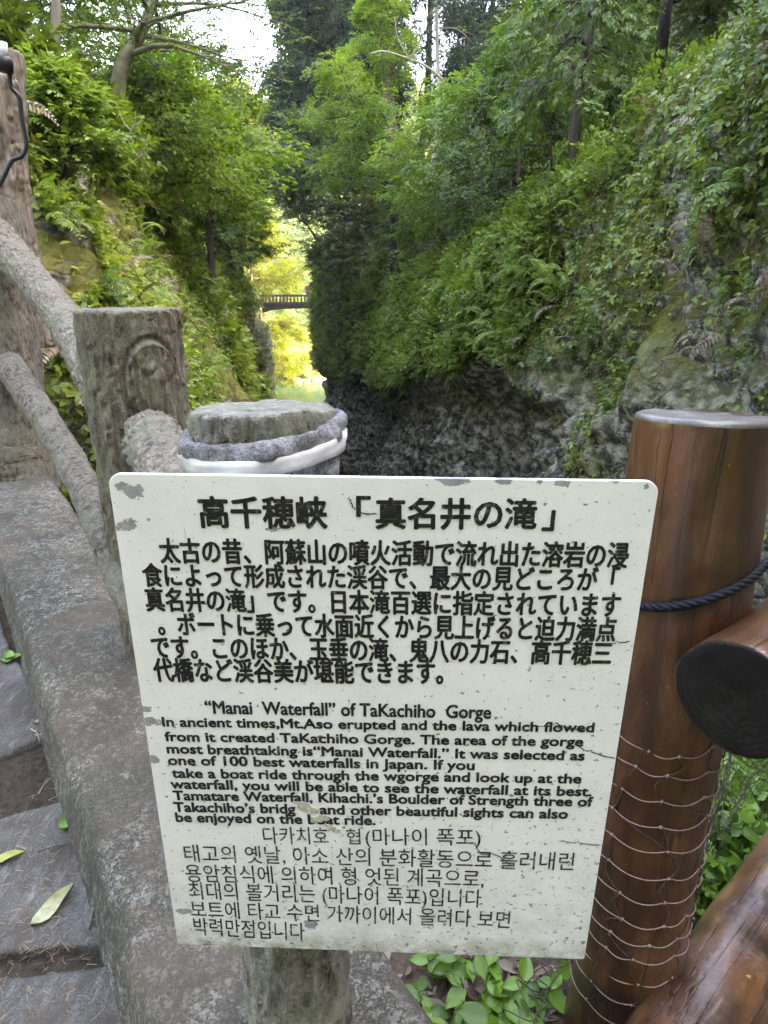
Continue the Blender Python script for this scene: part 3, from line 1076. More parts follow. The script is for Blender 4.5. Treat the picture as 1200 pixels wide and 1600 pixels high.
# right bank, far to near
T("cedar_tree", "tall dark cedar with a drooping crown at the right edge of the sky gap", (528, 425), 41, -330, 70, .5, 'needle', 11000, 1.05, M['conifer'], M['cedarbark'], tr=.3, nl=80, ntw=3, cb=.30, cone=True, droop=.35, lean=(-1.3, 0), sink=1.0)
T("cedar_tree", "dark cedar with a straight brown trunk left of the pale trunk", (626, 430), 33, -520, 40, .5, 'needle', 700, .8, M['conifer'], M['cedarbark'], tr=.36, nl=26, ntw=2, cb=.50, cone=True, droop=.4)
T("cedar_tree", "cedar with a thin pale trunk in the middle of the right bank trees", (672, 420), 30, -520, 45, .5, 'needle', 900, .7, M['conifer'], M['palebark'], tr=.13, nl=20, ntw=2, cb=.5, cone=True, droop=.4)
T("cedar_tree", "dark cedar close behind the pale trunk on the right bank", (660, 420), 44, -420, 30, .5, 'needle', 350, .9, M['conifer'], M['darkbark'], tr=.3, nl=28, ntw=2, cb=.40, cone=True, droop=.4)
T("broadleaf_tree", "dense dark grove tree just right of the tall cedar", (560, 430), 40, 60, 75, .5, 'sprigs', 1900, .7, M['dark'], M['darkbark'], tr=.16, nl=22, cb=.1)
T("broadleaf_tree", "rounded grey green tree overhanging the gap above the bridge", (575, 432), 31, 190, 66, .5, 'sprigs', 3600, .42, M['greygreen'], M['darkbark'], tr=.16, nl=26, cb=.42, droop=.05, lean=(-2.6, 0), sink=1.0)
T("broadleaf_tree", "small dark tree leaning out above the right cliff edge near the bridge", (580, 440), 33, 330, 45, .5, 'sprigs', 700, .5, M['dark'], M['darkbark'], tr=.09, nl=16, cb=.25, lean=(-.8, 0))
T("maple_tree", "pale green maple with layered sprays in front of the tall cedar", (615, 380), 23, 85, 58, .5, 'flat', 1200, .42, M['bright'], M['darkbark'], tr=.10, nl=22, cb=.35, droop=.2, lean=(-1.7, 0), off=(-.2, 0), sink=1.0)
T("maple_tree", "yellow green maple lit at the top between the two cedar trunks", (618, 330), 25, -50, 32, .5, 'flat', 650, .45, M['bright'], M['bark'], tr=.09, nl=18, cb=.62, droop=.15, lean=(-.8, 0))
T("maple_tree", "bright green maple in the centre of the right bank", (705, 430), 20, 100, 85, .5, 'flat', 1100, .46, M['bright'], M['bark'], tr=.09, nl=22, cb=.3, droop=.2)
T("maple_tree", "green maple overhanging the shaded thicket right of centre", (800, 400), 16, 60, 95, .5, 'flat', 1000, .42, M['mid'], M['bark'], tr=.09, nl=22, cb=.3, droop=.25)
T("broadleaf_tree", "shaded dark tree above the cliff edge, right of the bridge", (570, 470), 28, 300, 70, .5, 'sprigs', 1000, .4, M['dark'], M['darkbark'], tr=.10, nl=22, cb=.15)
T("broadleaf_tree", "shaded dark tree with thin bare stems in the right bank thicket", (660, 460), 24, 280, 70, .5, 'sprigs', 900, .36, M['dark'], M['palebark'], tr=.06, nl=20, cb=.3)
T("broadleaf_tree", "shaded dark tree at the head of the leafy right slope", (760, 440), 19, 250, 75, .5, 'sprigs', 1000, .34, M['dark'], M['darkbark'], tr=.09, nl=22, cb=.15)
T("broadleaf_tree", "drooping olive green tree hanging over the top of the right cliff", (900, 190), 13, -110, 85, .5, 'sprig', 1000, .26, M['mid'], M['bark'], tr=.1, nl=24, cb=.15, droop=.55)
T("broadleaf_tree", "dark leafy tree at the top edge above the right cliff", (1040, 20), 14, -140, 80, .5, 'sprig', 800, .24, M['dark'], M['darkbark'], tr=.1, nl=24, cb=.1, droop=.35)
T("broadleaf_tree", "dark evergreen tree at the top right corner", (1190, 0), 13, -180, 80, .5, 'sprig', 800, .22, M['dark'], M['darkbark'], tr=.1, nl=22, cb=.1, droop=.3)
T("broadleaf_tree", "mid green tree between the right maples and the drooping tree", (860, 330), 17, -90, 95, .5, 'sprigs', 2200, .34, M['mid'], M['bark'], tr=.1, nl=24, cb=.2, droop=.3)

T("cedar_tree", "dark cedar right of the pale trunk, closing the sky above the right bank", (775, 420), 38, -300, 55, .5, 'needle', 4200, .9, M['conifer'], M['cedarbark'], tr=.26, nl=44, ntw=3, cb=.25, cone=True, droop=.35)
T("broadleaf_tree", "tall dark green tree behind the maples, between the cedars and the right cliff", (830, 400), 24, -40, 95, .5, 'sprigs', 2400, .45, M['dark'], M['darkbark'], tr=.14, nl=26, cb=.15)

# bare branches
for lab, P_, D_, r_ in (
    ("bare pale branch forking upward on the left slope", [(178, 235), (192, 222), (205, 205), (214, 192)], 9.5, .016),
    ("bare curved branch lying low on the left slope", [(186, 264), (205, 255), (218, 246), (236, 232)], 9.3, .013),
    ("bare white branch sticking out in front of the cedar trunk", [(694, 126), (668, 105), (640, 92), (600, 80), (578, 84)], 21, .035),
    ("crooked dark branch arching over the gap above the bridge", [(500, 385), (492, 370), (480, 352), (466, 342)], 34, .07),
):
    b0 = atd(*P_[0], D_)
    m = MB()
    pts = np.array([atd(px, py, D_ - .25 * i * D_ / 20) for i, (px, py) in enumerate(P_)])
    m.tube(spline(pts, 16), np.linspace(r_, r_ * .35, 16), 7)
    mid = pts[len(pts) // 2]
    L_ = np.linalg.norm(pts[-1] - pts[0])
    for s_ in (-1, 1):
        e = mid + np.array([.18 * s_ * L_, -.1 * L_, .38 * L_])
        m.tube(spline([mid, (mid + e) / 2 + np.array([.05 * L_ * s_, 0, 0]), e], 7), np.linspace(r_ * .55, r_ * .25, 7), 5)
    tag(m.build("bare_branch", M['darkbark'] if 'dark' in lab else M['deadwood']), lab, "branch")

# ------------------------------------------------------------------ river, far bank, far hills
t = NT("river_water")
rp = t.noise(t.obj((1, .35, 1)), 3.0, 4, 0.6)
M['water'] = t.fin(t.bsdf((.02, .05, .04), 0.06, 0.6, t.bump(rp, 0.25, 0.05)))
ZW = CAMZ - 9.95
g = np.array([(-60, -5, ZW), (80, -5, ZW), (80, 110, ZW), (-60, 110, ZW)])
tag(mk("river", g, [(0, 1, 2, 3)], M['water']), kind='structure')
tag(mk("ground", np.array([(-1500, -1500, ZW - 1.2), (1500, -1500, ZW - 1.2), (1500, 1500, ZW - 1.2), (-1500, 1500, ZW - 1.2)]), [(0, 1, 2, 3)], M['bank']), kind='structure')


def grid(xs, ys, zf):
    X, Y = np.meshgrid(xs, ys, indexing='ij')
    V = np.stack([X.ravel(), Y.ravel(), zf(X.ravel(), Y.ravel())], 1)
    i = np.arange(len(V)).reshape(len(xs), len(ys))
    F = np.stack([i[:-1, :-1], i[1:, :-1], i[1:, 1:], i[:-1, 1:]], -1).reshape(-1, 4)
    return V, F


def bank_z(x, y):
    p = np.stack([x, y, 0 * x], 1)
    e = y - 71 - 2.0 * fbm(p * .15, 3, 201)
    f1, f2 = cell(p * .55, 203)
    return ZW - .9 + 2.6 * sstep(-2, 9, e) + .9 * (f2 - f1) * sstep(-1, 3, e) + .12 * np.clip(e - 8, 0, None)


V, F = grid(np.linspace(-30, 25, 150), np.linspace(66, 104, 110), bank_z)
tag(mk("bank", V, F, M['bank']), kind='structure')


def hill_z(x, y):
    p = np.stack([x, y, 0 * x], 1)
    e = y - 92 + .25 * np.abs(x + 8)
    z = ZW + .2 + np.clip(e, 0, None) * .66
    cap = 33 + 8 * fbm(p * .012, 2, 221) + .12 * np.abs(x + 24)
    z = np.minimum(z, cap + .06 * np.clip(e, 0, None))
    return z + sstep(0, 12, e) * (2.6 * np.abs(fbm(p * .16, 3, 225)) + 2.5 * fbm(p * .05, 2, 227))


M['hillside'] = simple_mat("wooded_hill", (.09, .13, .05), 0.95, 0.05, .5, .5, 1.0, 1.0)
V, F = grid(np.linspace(-160, 160, 220), np.concatenate([np.linspace(88, 170, 110), np.linspace(173, 420, 40)]), hill_z)
tag(mk("hills", V, F, M['hillside']), kind='structure')
n = 13000
x_ = rng.uniform(-75, 45, n)
y_ = rng.uniform(92, 185, n)
P = np.stack([x_, y_, hill_z(x_, y_) + rng.uniform(.2, 2.4, n)], 1)
D = rnd3(n) + np.array([0, -.3, .2])
stuff("far_forest", [scatter(TP['sprigs'], P, D, np.array([0, -.5, .7]) + rnd3(n) * .5, rng.uniform(1.6, 3.2, n))], M['farleaf'], "hazy wooded mountainside seen far through the gorge", "forest")
# boulders and bushes on the bank
for i, (px, py, D_, s_, lab) in enumerate([(490, 592, 72, 1.3, "largest pale boulder on the far bank beside the right cliff"), (463, 603, 70, .6, "small pale boulder at the waterline below the yellow maple"),
                                           (478, 606, 70, .45, "low flat boulder at the waterline between two larger ones"), (450, 596, 73, .8, "rounded boulder left of centre on the far bank"),
                                           (474, 596, 73, .7, "boulder in the middle of the far bank behind the waterline")]):
    c = atd(px, py, D_)
    c[2] = max(float(bank_z(np.array([c[0]]), np.array([c[1]]))[0]), ZW) + .1 * s_
    u_, v_ = np.meshgrid(np.linspace(0, 2 * math.pi, 25)[:-1], np.linspace(.03, math.pi - .03, 14), indexing='ij')
    S = np.stack([np.cos(u_) * np.sin(v_), np.sin(u_) * np.sin(v_), np.cos(v_)], -1).reshape(-1, 3)
    rr_ = 1 + .35 * fbm(S * 1.4 + i * 9, 4, 240)
    Vb = c + S * rr_[:, None] * s_ * np.array([1.2, .9, .65])
    ii = np.arange(24 * 14).reshape(24, 14)
    j2 = np.roll(ii, -1, 0)
    Fb = np.stack([ii[:, :-1], ii[:, 1:], j2[:, 1:], j2[:, :-1]], -1).reshape(-1, 4)
    tag(mk("boulder", Vb, Fb, M['bank']), lab, "boulder", "boulders on the far river bank")

# ------------------------------------------------------------------ bridge
M['bridge'] = simple_mat("weathered_bridge_concrete", (.055, .045, .04), 0.85, 0.2, 3, 0.35, 0.3, 0.02)
M['bridgedark'] = simple_mat("dark_bridge_girder", (.025, .021, .02), 0.8, 0.2, 3, 0.4, 0.3, 0.02)
YB = 58.0
def bp(px, py):
    r = ray(px, py)
    return C + r * YB / r[1]
b0 = bp(400, 478)
b1 = bp(560, 478)
zr = bp(450, 461)[2]
zd = bp(450, 474.5)[2]
zu = bp(450, 480)[2]
br = empty("footbridge", (b0[0], YB, zd), "small arched footbridge with balustrade railing crossing the gorge", "bridge")
xa, xb_ = bp(396, 470)[0], bp(590, 470)[0]
m = MB()
m.box(((xa + xb_) / 2, YB + 1.3, (zd + zu) / 2), (xb_ - xa, 2.6, zd - zu))
m.build("deck", M['bridgedark'], br, False)
m = MB()
na = 26
cx_, hw = bp(486, 480)[0], 4.3
zs0 = zu - .5
top, bot = [], []
for i in range(na + 1):
    u = -1 + 2 * i / na
    top.append((cx_ + u * hw, zu - .02))
    bot.append((cx_ + u * (hw - .05), zs0 + (zu - .12 - zs0) * math.sqrt(max(0, 1 - abs(u) ** 2.6))))
Vv = []
for yq in (YB + .2, YB + 2.4):
    Vv += [(a, yq, b) for a, b in top] + [(a, yq, b) for a, b in bot]
k = na + 1
Ff = []
for i in range(na):
    Ff += [(i, i + 1, k + i + 1, k + i), (2 * k + i + 1, 2 * k + i, 3 * k + i, 3 * k + i + 1), (k + i, k + i + 1, 3 * k + i + 1, 3 * k + i)]
mk("arch", np.array(Vv), Ff, M['bridge'], br, False)
for yq in (YB + .12, YB + 2.48):
    m = MB()
    m.box(((xa + xb_) / 2, yq, zr - .07), (xb_ - xa, .2, .14))
    m.build("handrail", M['bridge'], br, False)
    m = MB()
    m.box(((xa + xb_) / 2, yq, zd + .05), (xb_ - xa, .18, .1))
    m.build("bottom_rail", M['bridge'], br, False)
    xx = xa + .1
    while xx < xb_ - .05:
        m = MB()
        hh = zr - .14 - zd - .1
        m.tube([(xx, yq, zd + .1 + hh * q) for q in (0, .12, .35, .7, .88, 1)], [.055, .05, .075, .05, .045, .06], 8)
        m.build("baluster", M['bridge'], br)
        xx += .31
# person on the bridge
def person(px, y, zfeet):
    x = bp(px, 460)[0] * y / YB
    J = {}
    v = [(0, 0, .92), (0, 0, 1.12), (0, 0, 1.36), (0, 0, 1.47), (0, -.02, 1.6), (0, -.02, 1.70), (-.17, 0, 1.38), (-.23, -.02, 1.12), (-.18, -.22, 1.0), (.17, 0, 1.38), (.23, -.02, 1.12), (.18, -.22, 1.0),
         (-.09, 0, .88), (-.1, -.01, .5), (-.1, .02, .08), (-.1, -.13, .03), (.09, 0, .88), (.1, -.01, .5), (.1, .02, .08), (.1, -.13, .03)]
    e = [(0, 1), (1, 2), (2, 3), (3, 4), (4, 5), (2, 6), (6, 7), (7, 8), (2, 9), (9, 10), (10, 11), (0, 12), (12, 13), (13, 14), (14, 15), (0, 16), (16, 17), (17, 18), (18, 19)]
    rd = [.15, .13, .15, .055, .095, .07, .06, .045, .035, .06, .045, .035, .085, .06, .045, .04, .085, .06, .045, .04]
    me = bpy.data.meshes.new("person")
    me.from_pydata([(a + x, b + y, c + zfeet) for a, b, c in v], e, [])
    o = bpy.data.objects.new("person", me)
    COL.objects.link(o)
    sk = o.modifiers.new("skin", 'SKIN')
    for i, q in enumerate(me.skin_vertices[0].data):
        q.radius = (rd[i], rd[i] * .8)
        q.use_root = i == 0
    sb = o.modifiers.new("sub", 'SUBSURF')
    sb.levels = sb.render_levels = 2
    t = NT("person_clothes")
    sp = t.n("ShaderNodeSeparateXYZ")
    t.l(t.tc.outputs["Object"], sp.inputs[0])
    zn = t.math('DIVIDE', t.math('SUBTRACT', sp.outputs[2], zfeet), 1.78)
    c_ = t.ramp(zn, [(0, (.03, .03, .05)), (.5, (.04, .04, .06)), (.52, (.16, .07, .07)), (.80, (.16, .07, .07)), (.83, (.5, .3, .22)), (.92, (.5, .3, .22)), (.95, (.02, .015, .01))], 'CONSTANT')
    me.materials.append(t.fin(t.bsdf(c_, .8, .2)))
    return tag(o, "person in a dark red top leaning at the bridge railing", "person")


person(481, YB + .55, zd)

# ------------------------------------------------------------------ path, kerb wall, slabs, litter
KD = np.array([-.5682, .8229, 0])            # kerb direction, running away to the left
KN = np.array([.8229, .5682, 0])             # towards the gorge
ZK = .17
KL = np.array([-.3681, .6881, 0])            # a point of the left top edge
def kp(s, u, z):
    q = KL + KD * s + KN * u
    return np.array([q[0], q[1], z])


def surf_noise_mesh(V, amp, sc_, s):
    return V + np.stack([0 * V[:, 0], 0 * V[:, 0], amp * fbm(V * sc_, 4, s)], 1)


KW = .365
prof = [(-.045, -.3), (-.04, 0.0), (-.025, .06), (-.010, .142), (0.010, .163), (.03, .17), (.10, .171), (.18, .172), (.25, .171), (.335, .17), (.352, .163), (.365, .14), (.37, -.3), (.375, -.9)]
pz, ps = [], np.linspace(-1.4, 5.0, 330)
fine = []
for a, b in zip(prof[:-1], prof[1:]):
    k = max(1, int(math.hypot(b[0] - a[0], b[1] - a[1]) / .012))
    k = min(k, 14)
    fine += [(a[0] + (b[0] - a[0]) * i / k, a[1] + (b[1] - a[1]) * i / k) for i in range(k)]
fine.append(prof[-1])
fine = np.array(fine)
S_, I_ = np.meshgrid(ps, np.arange(len(fine)), indexing='ij')
uu, zz = fine[I_.ravel(), 0], fine[I_.ravel(), 1]
V = KL + KD * S_.ravel()[:, None] + KN * uu[:, None]
V[:, 2] = zz
nzv = fbm(V * 22, 4, 301) * .006 + fbm(V * 3, 3, 302) * .012
V[:, 2] += nzv
V += KN * (fbm(V * 25, 4, 303) * .006)[:, None]
i = np.arange(len(V)).reshape(len(ps), len(fine))
F = np.stack([i[:-1, :-1], i[:-1, 1:], i[1:, 1:], i[1:, :-1]], -1).reshape(-1, 4)
tag(mk("kerb_wall", V, F[:, ::-1], M['kerb']), "low speckled concrete kerb wall running along the edge of the path", "wall")

xs = np.linspace(-4.5, .6, 160)
ys = np.linspace(-2.5, 6.0, 220)
def path_z(x, y):
    p = np.stack([x, y, 0 * x], 1)
    return -.012 + .012 * fbm(p * 14, 4, 311)
V, F = grid(xs, ys, path_z)
cen = V[F].mean(1)
keep = ((cen - KL) @ KN) < .05
tag(mk("path", V, F[keep], M['soil']), kind='structure')


def slab(corners, seed):
    """one slate paving slab: uneven outline, thickness, slightly rounded top"""
    cs = np.array(corners, float)
    out = []
    for a, b in zip(cs, np.roll(cs, -1, 0)):
        for q in np.linspace(0, 1, 26)[:-1]:
            out.append(a + (b - a) * q)
    out = np.array(out)
    c = out.mean(0)
    d = (out - c) / np.linalg.norm(out - c, axis=1)[:, None]
    q3 = np.column_stack([out, np.zeros(len(out))])
    out = out + d * (.018 * fbm(q3 * 9, 3, seed))[:, None]
    rings = []
    for sc__, z in ((1.0, -.03), (1.0, .004), (.985, .011), (.95, .0125)) + tuple((k, .0125) for k in np.linspace(.85, .01, 12)):
        r_ = c + (out - c) * sc__
        zz_ = np.full(len(r_), z) + (.004 * fbm(np.column_stack([r_, r_[:, 0] * 0]) * 7, 3, seed + 1) if z > 0 else 0)
        rings.append(np.column_stack([r_, zz_]))
    V = np.concatenate(rings)
    i = np.arange(len(V)).reshape(len(rings), len(out))
    a, b = i[:-1], i[1:]
    F = np.stack([a, np.roll(a, -1, 1), np.roll(b, -1, 1), b], -1).reshape(-1, 4)
    return tag(mk("pavement", V, F, M['slab']), kind='structure')


def pz_(px, py):
    return atz(px, py, 0)[:2]


def ku(s, u):
    return (KL + KD * s + KN * u)[:2]


e1, e2 = pz_(84, 1150), pz_(0, 1184)
f1_, f2_ = pz_(107, 1251), pz_(0, 1285)
g1_, g2_ = pz_(205, 1478), pz_(0, 1497)
h1_, h2_ = pz_(222, 1512), pz_(0, 1530)
def ext(a, b, k):
    return a + (b - a) * k
slab([e1, pz_(30, 1040), ku(2.4, -.09), ku(2.4, -1.2), ext(e1, e2, 4.5)], 5)
slab([g1_, f1_ + np.array([.01, 0]), ext(f1_, f2_, 4.0), ext(g1_, g2_, 3.2)], 9)
slab([ku(-1.2, -.08), h1_, ext(h1_, h2_, 3.0), ku(-1.0, -1.1)], 14)
slab([ku(2.46, -.09), ku(4.2, -.08), ku(4.2, -1.2), ku(2.46, -1.2)], 19)

# dry pine needles and straw on the paving
def litter(n, px0, px1, py0, py1, L, s):
    r_ = np.random.default_rng(s)
    m = []
    P = np.array([atz(r_.uniform(px0, px1), r_.uniform(py0, py1), .014) for _ in range(n)])
    P[:, 2] = .014 + r_.uniform(0, .006, n)
    k = ((P - KL) @ KN) < -.05
    P = P[k]
    nn = nz(P, 5, 331) > -.15
    P = P[nn]
    n = len(P)
    D = rnd3(n)
    D[:, 2] *= .08
    tpl = t_join([([(0, -.018, 0), (0, .018, 0), (1, .012, .06), (1, -.012, .06)], [(0, 1, 2, 3)]), ([(0, -.012, .035), (0, .012, .035), (1, .012, .08), (1, -.012, .08)], [(0, 1, 2, 3)])])
    return scatter(tpl, P, D, np.array([0, 0, 1.0]) + rnd3(n) * .3, r_.uniform(L[0], L[1], n))


stuff("fallen_needles", [litter(700, 0, 215, 1180, 1500, (.004, .022), 1), litter(260, 0, 130, 1010, 1180, (.004, .016), 2), litter(200, 0, 250, 1480, 1600, (.004, .02), 3), litter(25, 0, 215, 1180, 1500, (.02, .035), 4)], M['straw'], "dry needles and straw scattered over the slate path", "litter")


def ground_leaf(px, py, L, W, rz, mat, lab, curl=.18, z=.018):
    c = atz(px, py, z)
    n = 9
    V, F = [], []
    for i in range(n):
        u = i / (n - 1)
        wv = W * math.sin(math.pi * u ** .8) ** .9 * (1 - .25 * u)
        for j in range(5):
            v = (j - 2) / 2
            lx, ly = (u - .5) * L, v * wv * .5
            lz = curl * W * v * v + .22 * curl * L * (2 * u - 1) ** 2 + .004 * math.sin(7 * u + v * 3) * L / .08
            V.append((c[0] + lx * math.cos(rz) - ly * math.sin(rz), c[1] + lx * math.sin(rz) + ly * math.cos(rz), z + lz))
    for i in range(n - 1):
        for j in range(4):
            a = i * 5 + j
            F.append((a, a + 5, a + 6, a + 1))
    return tag(mk("fallen_leaf", np.array(V), F, mat), lab, "leaf", "leaves fallen on the path")


def leafsurf(name, c, vein):
    t = NT(name)
    o = t.obj()
    n = t.noise(o, 40, 5, .6)
    col = t.ramp(n, [(.3, tuple(x * .7 for x in c)), (.7, tuple(min(1, x * 1.25) for x in c))])
    return t.fin(t.bsdf(col, .5, .4, t.bump(n, .3, .002)))


M['leafgreen'] = leafsurf("fresh_fallen_leaf", (.14, .26, .06), 0)
M['leafpale'] = leafsurf("pale_fallen_leaf", (.32, .33, .18), 0)
M['leafdk'] = leafsurf("yellowing_fallen_leaf", (.30, .33, .08), 0)
ground_leaf(84, 1416, .105, .042, 1.15, M['leafpale'], "large pale green leaf lying on the path by the kerb")
ground_leaf(12, 1340, .07, .03, .35, M['leafdk'], "yellow green leaf at the left edge of the path")
ground_leaf(104, 1284, .06, .036, 1.9, M['leafgreen'], "fresh green leaf against the kerb on the dark soil")
ground_leaf(20, 1030, .075, .05, .5, M['leafgreen'], "green leaf beside the pale upper paving slab at the kerb")
ground_leaf(14, 1024, .065, .035, 2.3, M['leafgreen'], "second green leaf overlapping at the upper paving slab", z=.026)
ground_leaf(66, 1124, .05, .02, .8, M['deadleaf'], "small brown dead leaf near the soil joint")
for (p0, p1, r_, lab) in [((60, 1240), (74, 1216), .0022, "thin pale twig on the dark soil joint"), ((60, 1330), (120, 1322), .002, "forked twig lying below the soil joint"), ((140, 1452), (150, 1382), .0025, "upright lying twig next to the kerb foot"),
                          ((142, 1438), (182, 1452), .003, "dark twig crossing the foot of the kerb"), ((165, 1505), (192, 1560), .004, "thick brown twig on the lowest slab"), ((48, 1139), (62, 1160), .0018, "short curved twig on the upper slab")]:
    a, b = atz(*p0, .02), atz(*p1, .02)
    m = MB()
    mid = (a + b) / 2 + np.array([.004, .004, .006])
    m.tube(spline([a, mid, b], 8), np.linspace(r_, r_ * .5, 8), 6)
    q = a + (b - a) * .45
    m.tube([q, q + (b - a) * .25 + np.array([.012, .008, .008])], [r_ * .6, r_ * .3], 5)
    tag(m.build("twig", M['straw'] if 'pale' in lab or 'curved' in lab else M['bark']), lab, "twig", "twigs on the path")

# ground on the gorge side of the kerb
def gside_z(x, y):
    p = np.stack([x, y, 0 * x], 1)
    drop = np.clip(y - 2.15 + .28 * x + .0 * y, 0, None)
    return -.30 + .03 * fbm(p * 5, 4, 341) + .05 * fbm(p * 1.5, 2, 342) - drop * 1.7 - .12 * np.clip(.6 - y, 0, None)
V, F = grid(np.linspace(-4, 4.2, 130), np.linspace(-1.5, 6.5, 140), gside_z)
cen = V[F].mean(1)
keep = ((cen - KL) @ KN) > KW - .03
tag(mk("verge", V, F[keep], M['litterground']), kind='structure')

# ------------------------------------------------------------------ faux log fence on the kerb (one casting: posts and rails)
fb = atz(10, 737, ZK)
fence = empty("concrete_log_fence", (fb[0], fb[1], ZK), "grey fence of concrete moulded like bark covered logs on the kerb", "fence")
Zf = float((fb - C) @ FX)
pA = fb - np.array([0, 0, .12])
pB = at(-28, 328, Zf * 1.0)
V, F = log_mesh([pA, pA + (pB - pA) * .13, pA + (pB - pA) * .16, pA + (pB - pA) * .5, pB], [74 * Zf / FPX, 72 * Zf / FPX, 66 * Zf / FPX, 62 * Zf / FPX, 60 * Zf / FPX], 160, 230, .008, None, .02, 3, lump=.008, freq=34, stretch=.16)
mk("post", V, F, M['fauxwarm'], fence)
Z1 = 1.75
p1 = at(199, 488, Z1)
r1 = 80 * Z1 / FPX
z1 = p1[2]
zb1 = ZK - .1
# carved oval where a limb was sawn off, on the camera side
ov = at(238, 602, Z1)
tocam = math.atan2(C[1] - p1[1], C[0] - p1[0])
aov = tocam + math.asin(28 / 82)
zov = ov[2] + .012


def oval(L):
    wx, wy = -L[:, 1], L[:, 0]
    a = np.arctan2(wy, wx)
    da = (a - aov + math.pi) % (2 * math.pi) - math.pi
    z = L[:, 2] + zb1
    e = np.sqrt((da * r1 / (42 * Z1 / FPX * 1.12)) ** 2 + ((z - zov) / (66 * Z1 / FPX)) ** 2)
    gv = fbm(np.stack([da * 26, 0 * da, z * 7], 1), 2, 77)
    return -.009 * np.clip(np.abs(gv) * 2.2, 0, 1) * (1 - sstep(.8, .9, e)) + .012 * (1 - sstep(.86, .93, e)) - .010 * np.exp(-((e - 1.0) / .055) ** 2)


V, F = log_mesh([(p1[0], p1[1], zb1), (p1[0], p1[1], z1)], [r1 * 1.02, r1 * 1.0, r1 * .98], 220, 260, .0055, oval, .010, 11, lump=.004, freq=46, stretch=.2)
mk("post", V, F, M['faux'], fence)


def prail(pts, rad, seed, mat, **k):
    P = np.array([at(px, py, z) for px, py, z in pts])
    V, F = log_mesh(P, rad, 130, 260, seed=seed, lump=.005, freq=58, stretch=.3, **k)
    return mk("rail", V, F, mat, fence)


k_ = Z1 / 2.0
zfar = Zf - 66 * Zf / FPX
prail([(-60, 330, zfar + .12), (-18, 362, zfar + .0), (10, 388, zfar - .06), (42, 427, zfar - .3), (94, 491, zfar - .75), (130, 550, 2.25), (165, 625, 1.9)], [.105, .107, .103, .095, .085, .076, .068, .062], 21, M['faux'], bark=.006, bevel=.02)
prail([(16, 570, zfar + .05), (26, 588, zfar - .06), (44, 615, zfar - .2), (75, 662, zfar - .5), (124, 748, 2.45), (161, 828, 2.05), (192, 905, 1.90), (232, 968, 1.80)], [.075, .08, .078, .072, .064, .056, .052, .05, .048], 23, M['fauxwarm'], bark=.0045, bevel=.03, dome=.02)
prail([(236, 682, Z1 - r1 * .55), (246, 700, Z1 - r1 - .1), (268, 742, Z1 - r1 - .32), (318, 806, 1.0), (384, 890, .72)], [.070, .073, .066, .058, .05], 29, M['faux'], bark=.006, bevel=.03, dome=.015)

# ------------------------------------------------------------------ sign post: concrete log wrapped in felt and a white strap
Z2 = .665
q2 = at(409, 643, Z2)
r2 = 111 * Z2 / FPX
sp = empty("sign_post", (q2[0], q2[1], ZK), "short round concrete log post wrapped in grey felt behind the sign", "post")
def gouge(L):
    a = np.arctan2(L[:, 1], L[:, 0])
    z = L[:, 2]
    return -.011 * np.clip(fbm(np.stack([a * 3.5, 0 * a, z * 12], 1) * 2, 3, 411), -.2, 1) * sstep(q2[2] - ZK - .03, q2[2] - ZK + .03, z)
V, F = log_mesh([(q2[0], q2[1], ZK - .05), (q2[0], q2[1], ZK + .3), (q2[0], q2[1], q2[2])], [r2 * 1.10, r2 * 1.03, r2, r2 * .99], 130, 200, .003, gouge, .005, 31, lump=.002, freq=70, cap_rough=.003)
_d = (C - q2)[:2] / np.linalg.norm((C - q2)[:2])
V[:, 2] += .07 * ((V[:, :2] - q2[:2]) @ _d) * sstep(q2[2] - .08, q2[2] - .004, V[:, 2])
mk("log", V, F, M['fauxgrey'], sp)


def lathe(c, prof, n=96, dz=None, dr=None):
    V = []
    for j, (r_, z_) in enumerate(prof):
        for k in range(n):
            a = 2 * math.pi * k / n
            rr = r_ + (dr(a, j) if dr else 0)
            V.append((c[0] + rr * math.cos(a), c[1] + rr * math.sin(a), z_ + (dz(a) if dz else 0)))
    F = []
    for j in range(len(prof) - 1):
        for k in range(n):
            k2 = (k + 1) % n
            F.append((j * n + k, j * n + k2, (j + 1) * n + k2, (j + 1) * n + k))
    return np.array(V), F


def felt_mat():
    t = NT("grey_felt")
    o = t.obj()
    a = t.noise(o, 60, 6, .75)
    b = t.noise(o, 420, 3, .7)
    col = t.ramp(t.math('ADD', t.math('MULTIPLY', a, .6), t.math('MULTIPLY', b, .4)), [(.36, (.08, .08, .08)), (.5, (.27, .27, .275)), (.62, (.52, .52, .52))])
    return t.fin(t.bsdf(col, .95, .1, t.bump(t.math('ADD', a, b), 1.0, .006)))


M['felt'] = felt_mat()
ztop2 = q2[2]
tilt = lambda a: .003 * math.sin(a + 0.8) + .0055 * math.cos(a - 0.2)
zf = ztop2 - .0215
rf = 128 * Z2 / FPX
prf = []
for i in range(13):
    a = math.pi * (1.0 - i / 12 * 1.55)
    prf.append((rf - .0065 + .0065 * math.cos(a), zf + .0100 * math.sin(a)))
prf = [(r2 + .001, zf - .01)] + prf + [(rf - .006, zf - .03), (rf - .008, zf - .07), (rf - .009, zf - .13), (rf - .008, zf - .22), (rf - .009, zf - .235)]
rf_noise = np.random.default_rng(5)
ph = rf_noise.uniform(0, 6, 6)
V, F = lathe((q2[0], q2[1]), prf, 140, tilt, lambda a, j: .0030 * math.sin(5 * a + ph[0] + j * .35) + .0018 * math.sin(8 * a + ph[5] - j * .3) + .0015 * math.sin(11 * a + ph[1]) + .001 * math.sin(23 * a + ph[2] + j * .5))
V += .0030 * np.stack([fbm(V * 60, 3, 421), fbm(V * 60, 3, 422), fbm(V * 60, 3, 423)], 1)
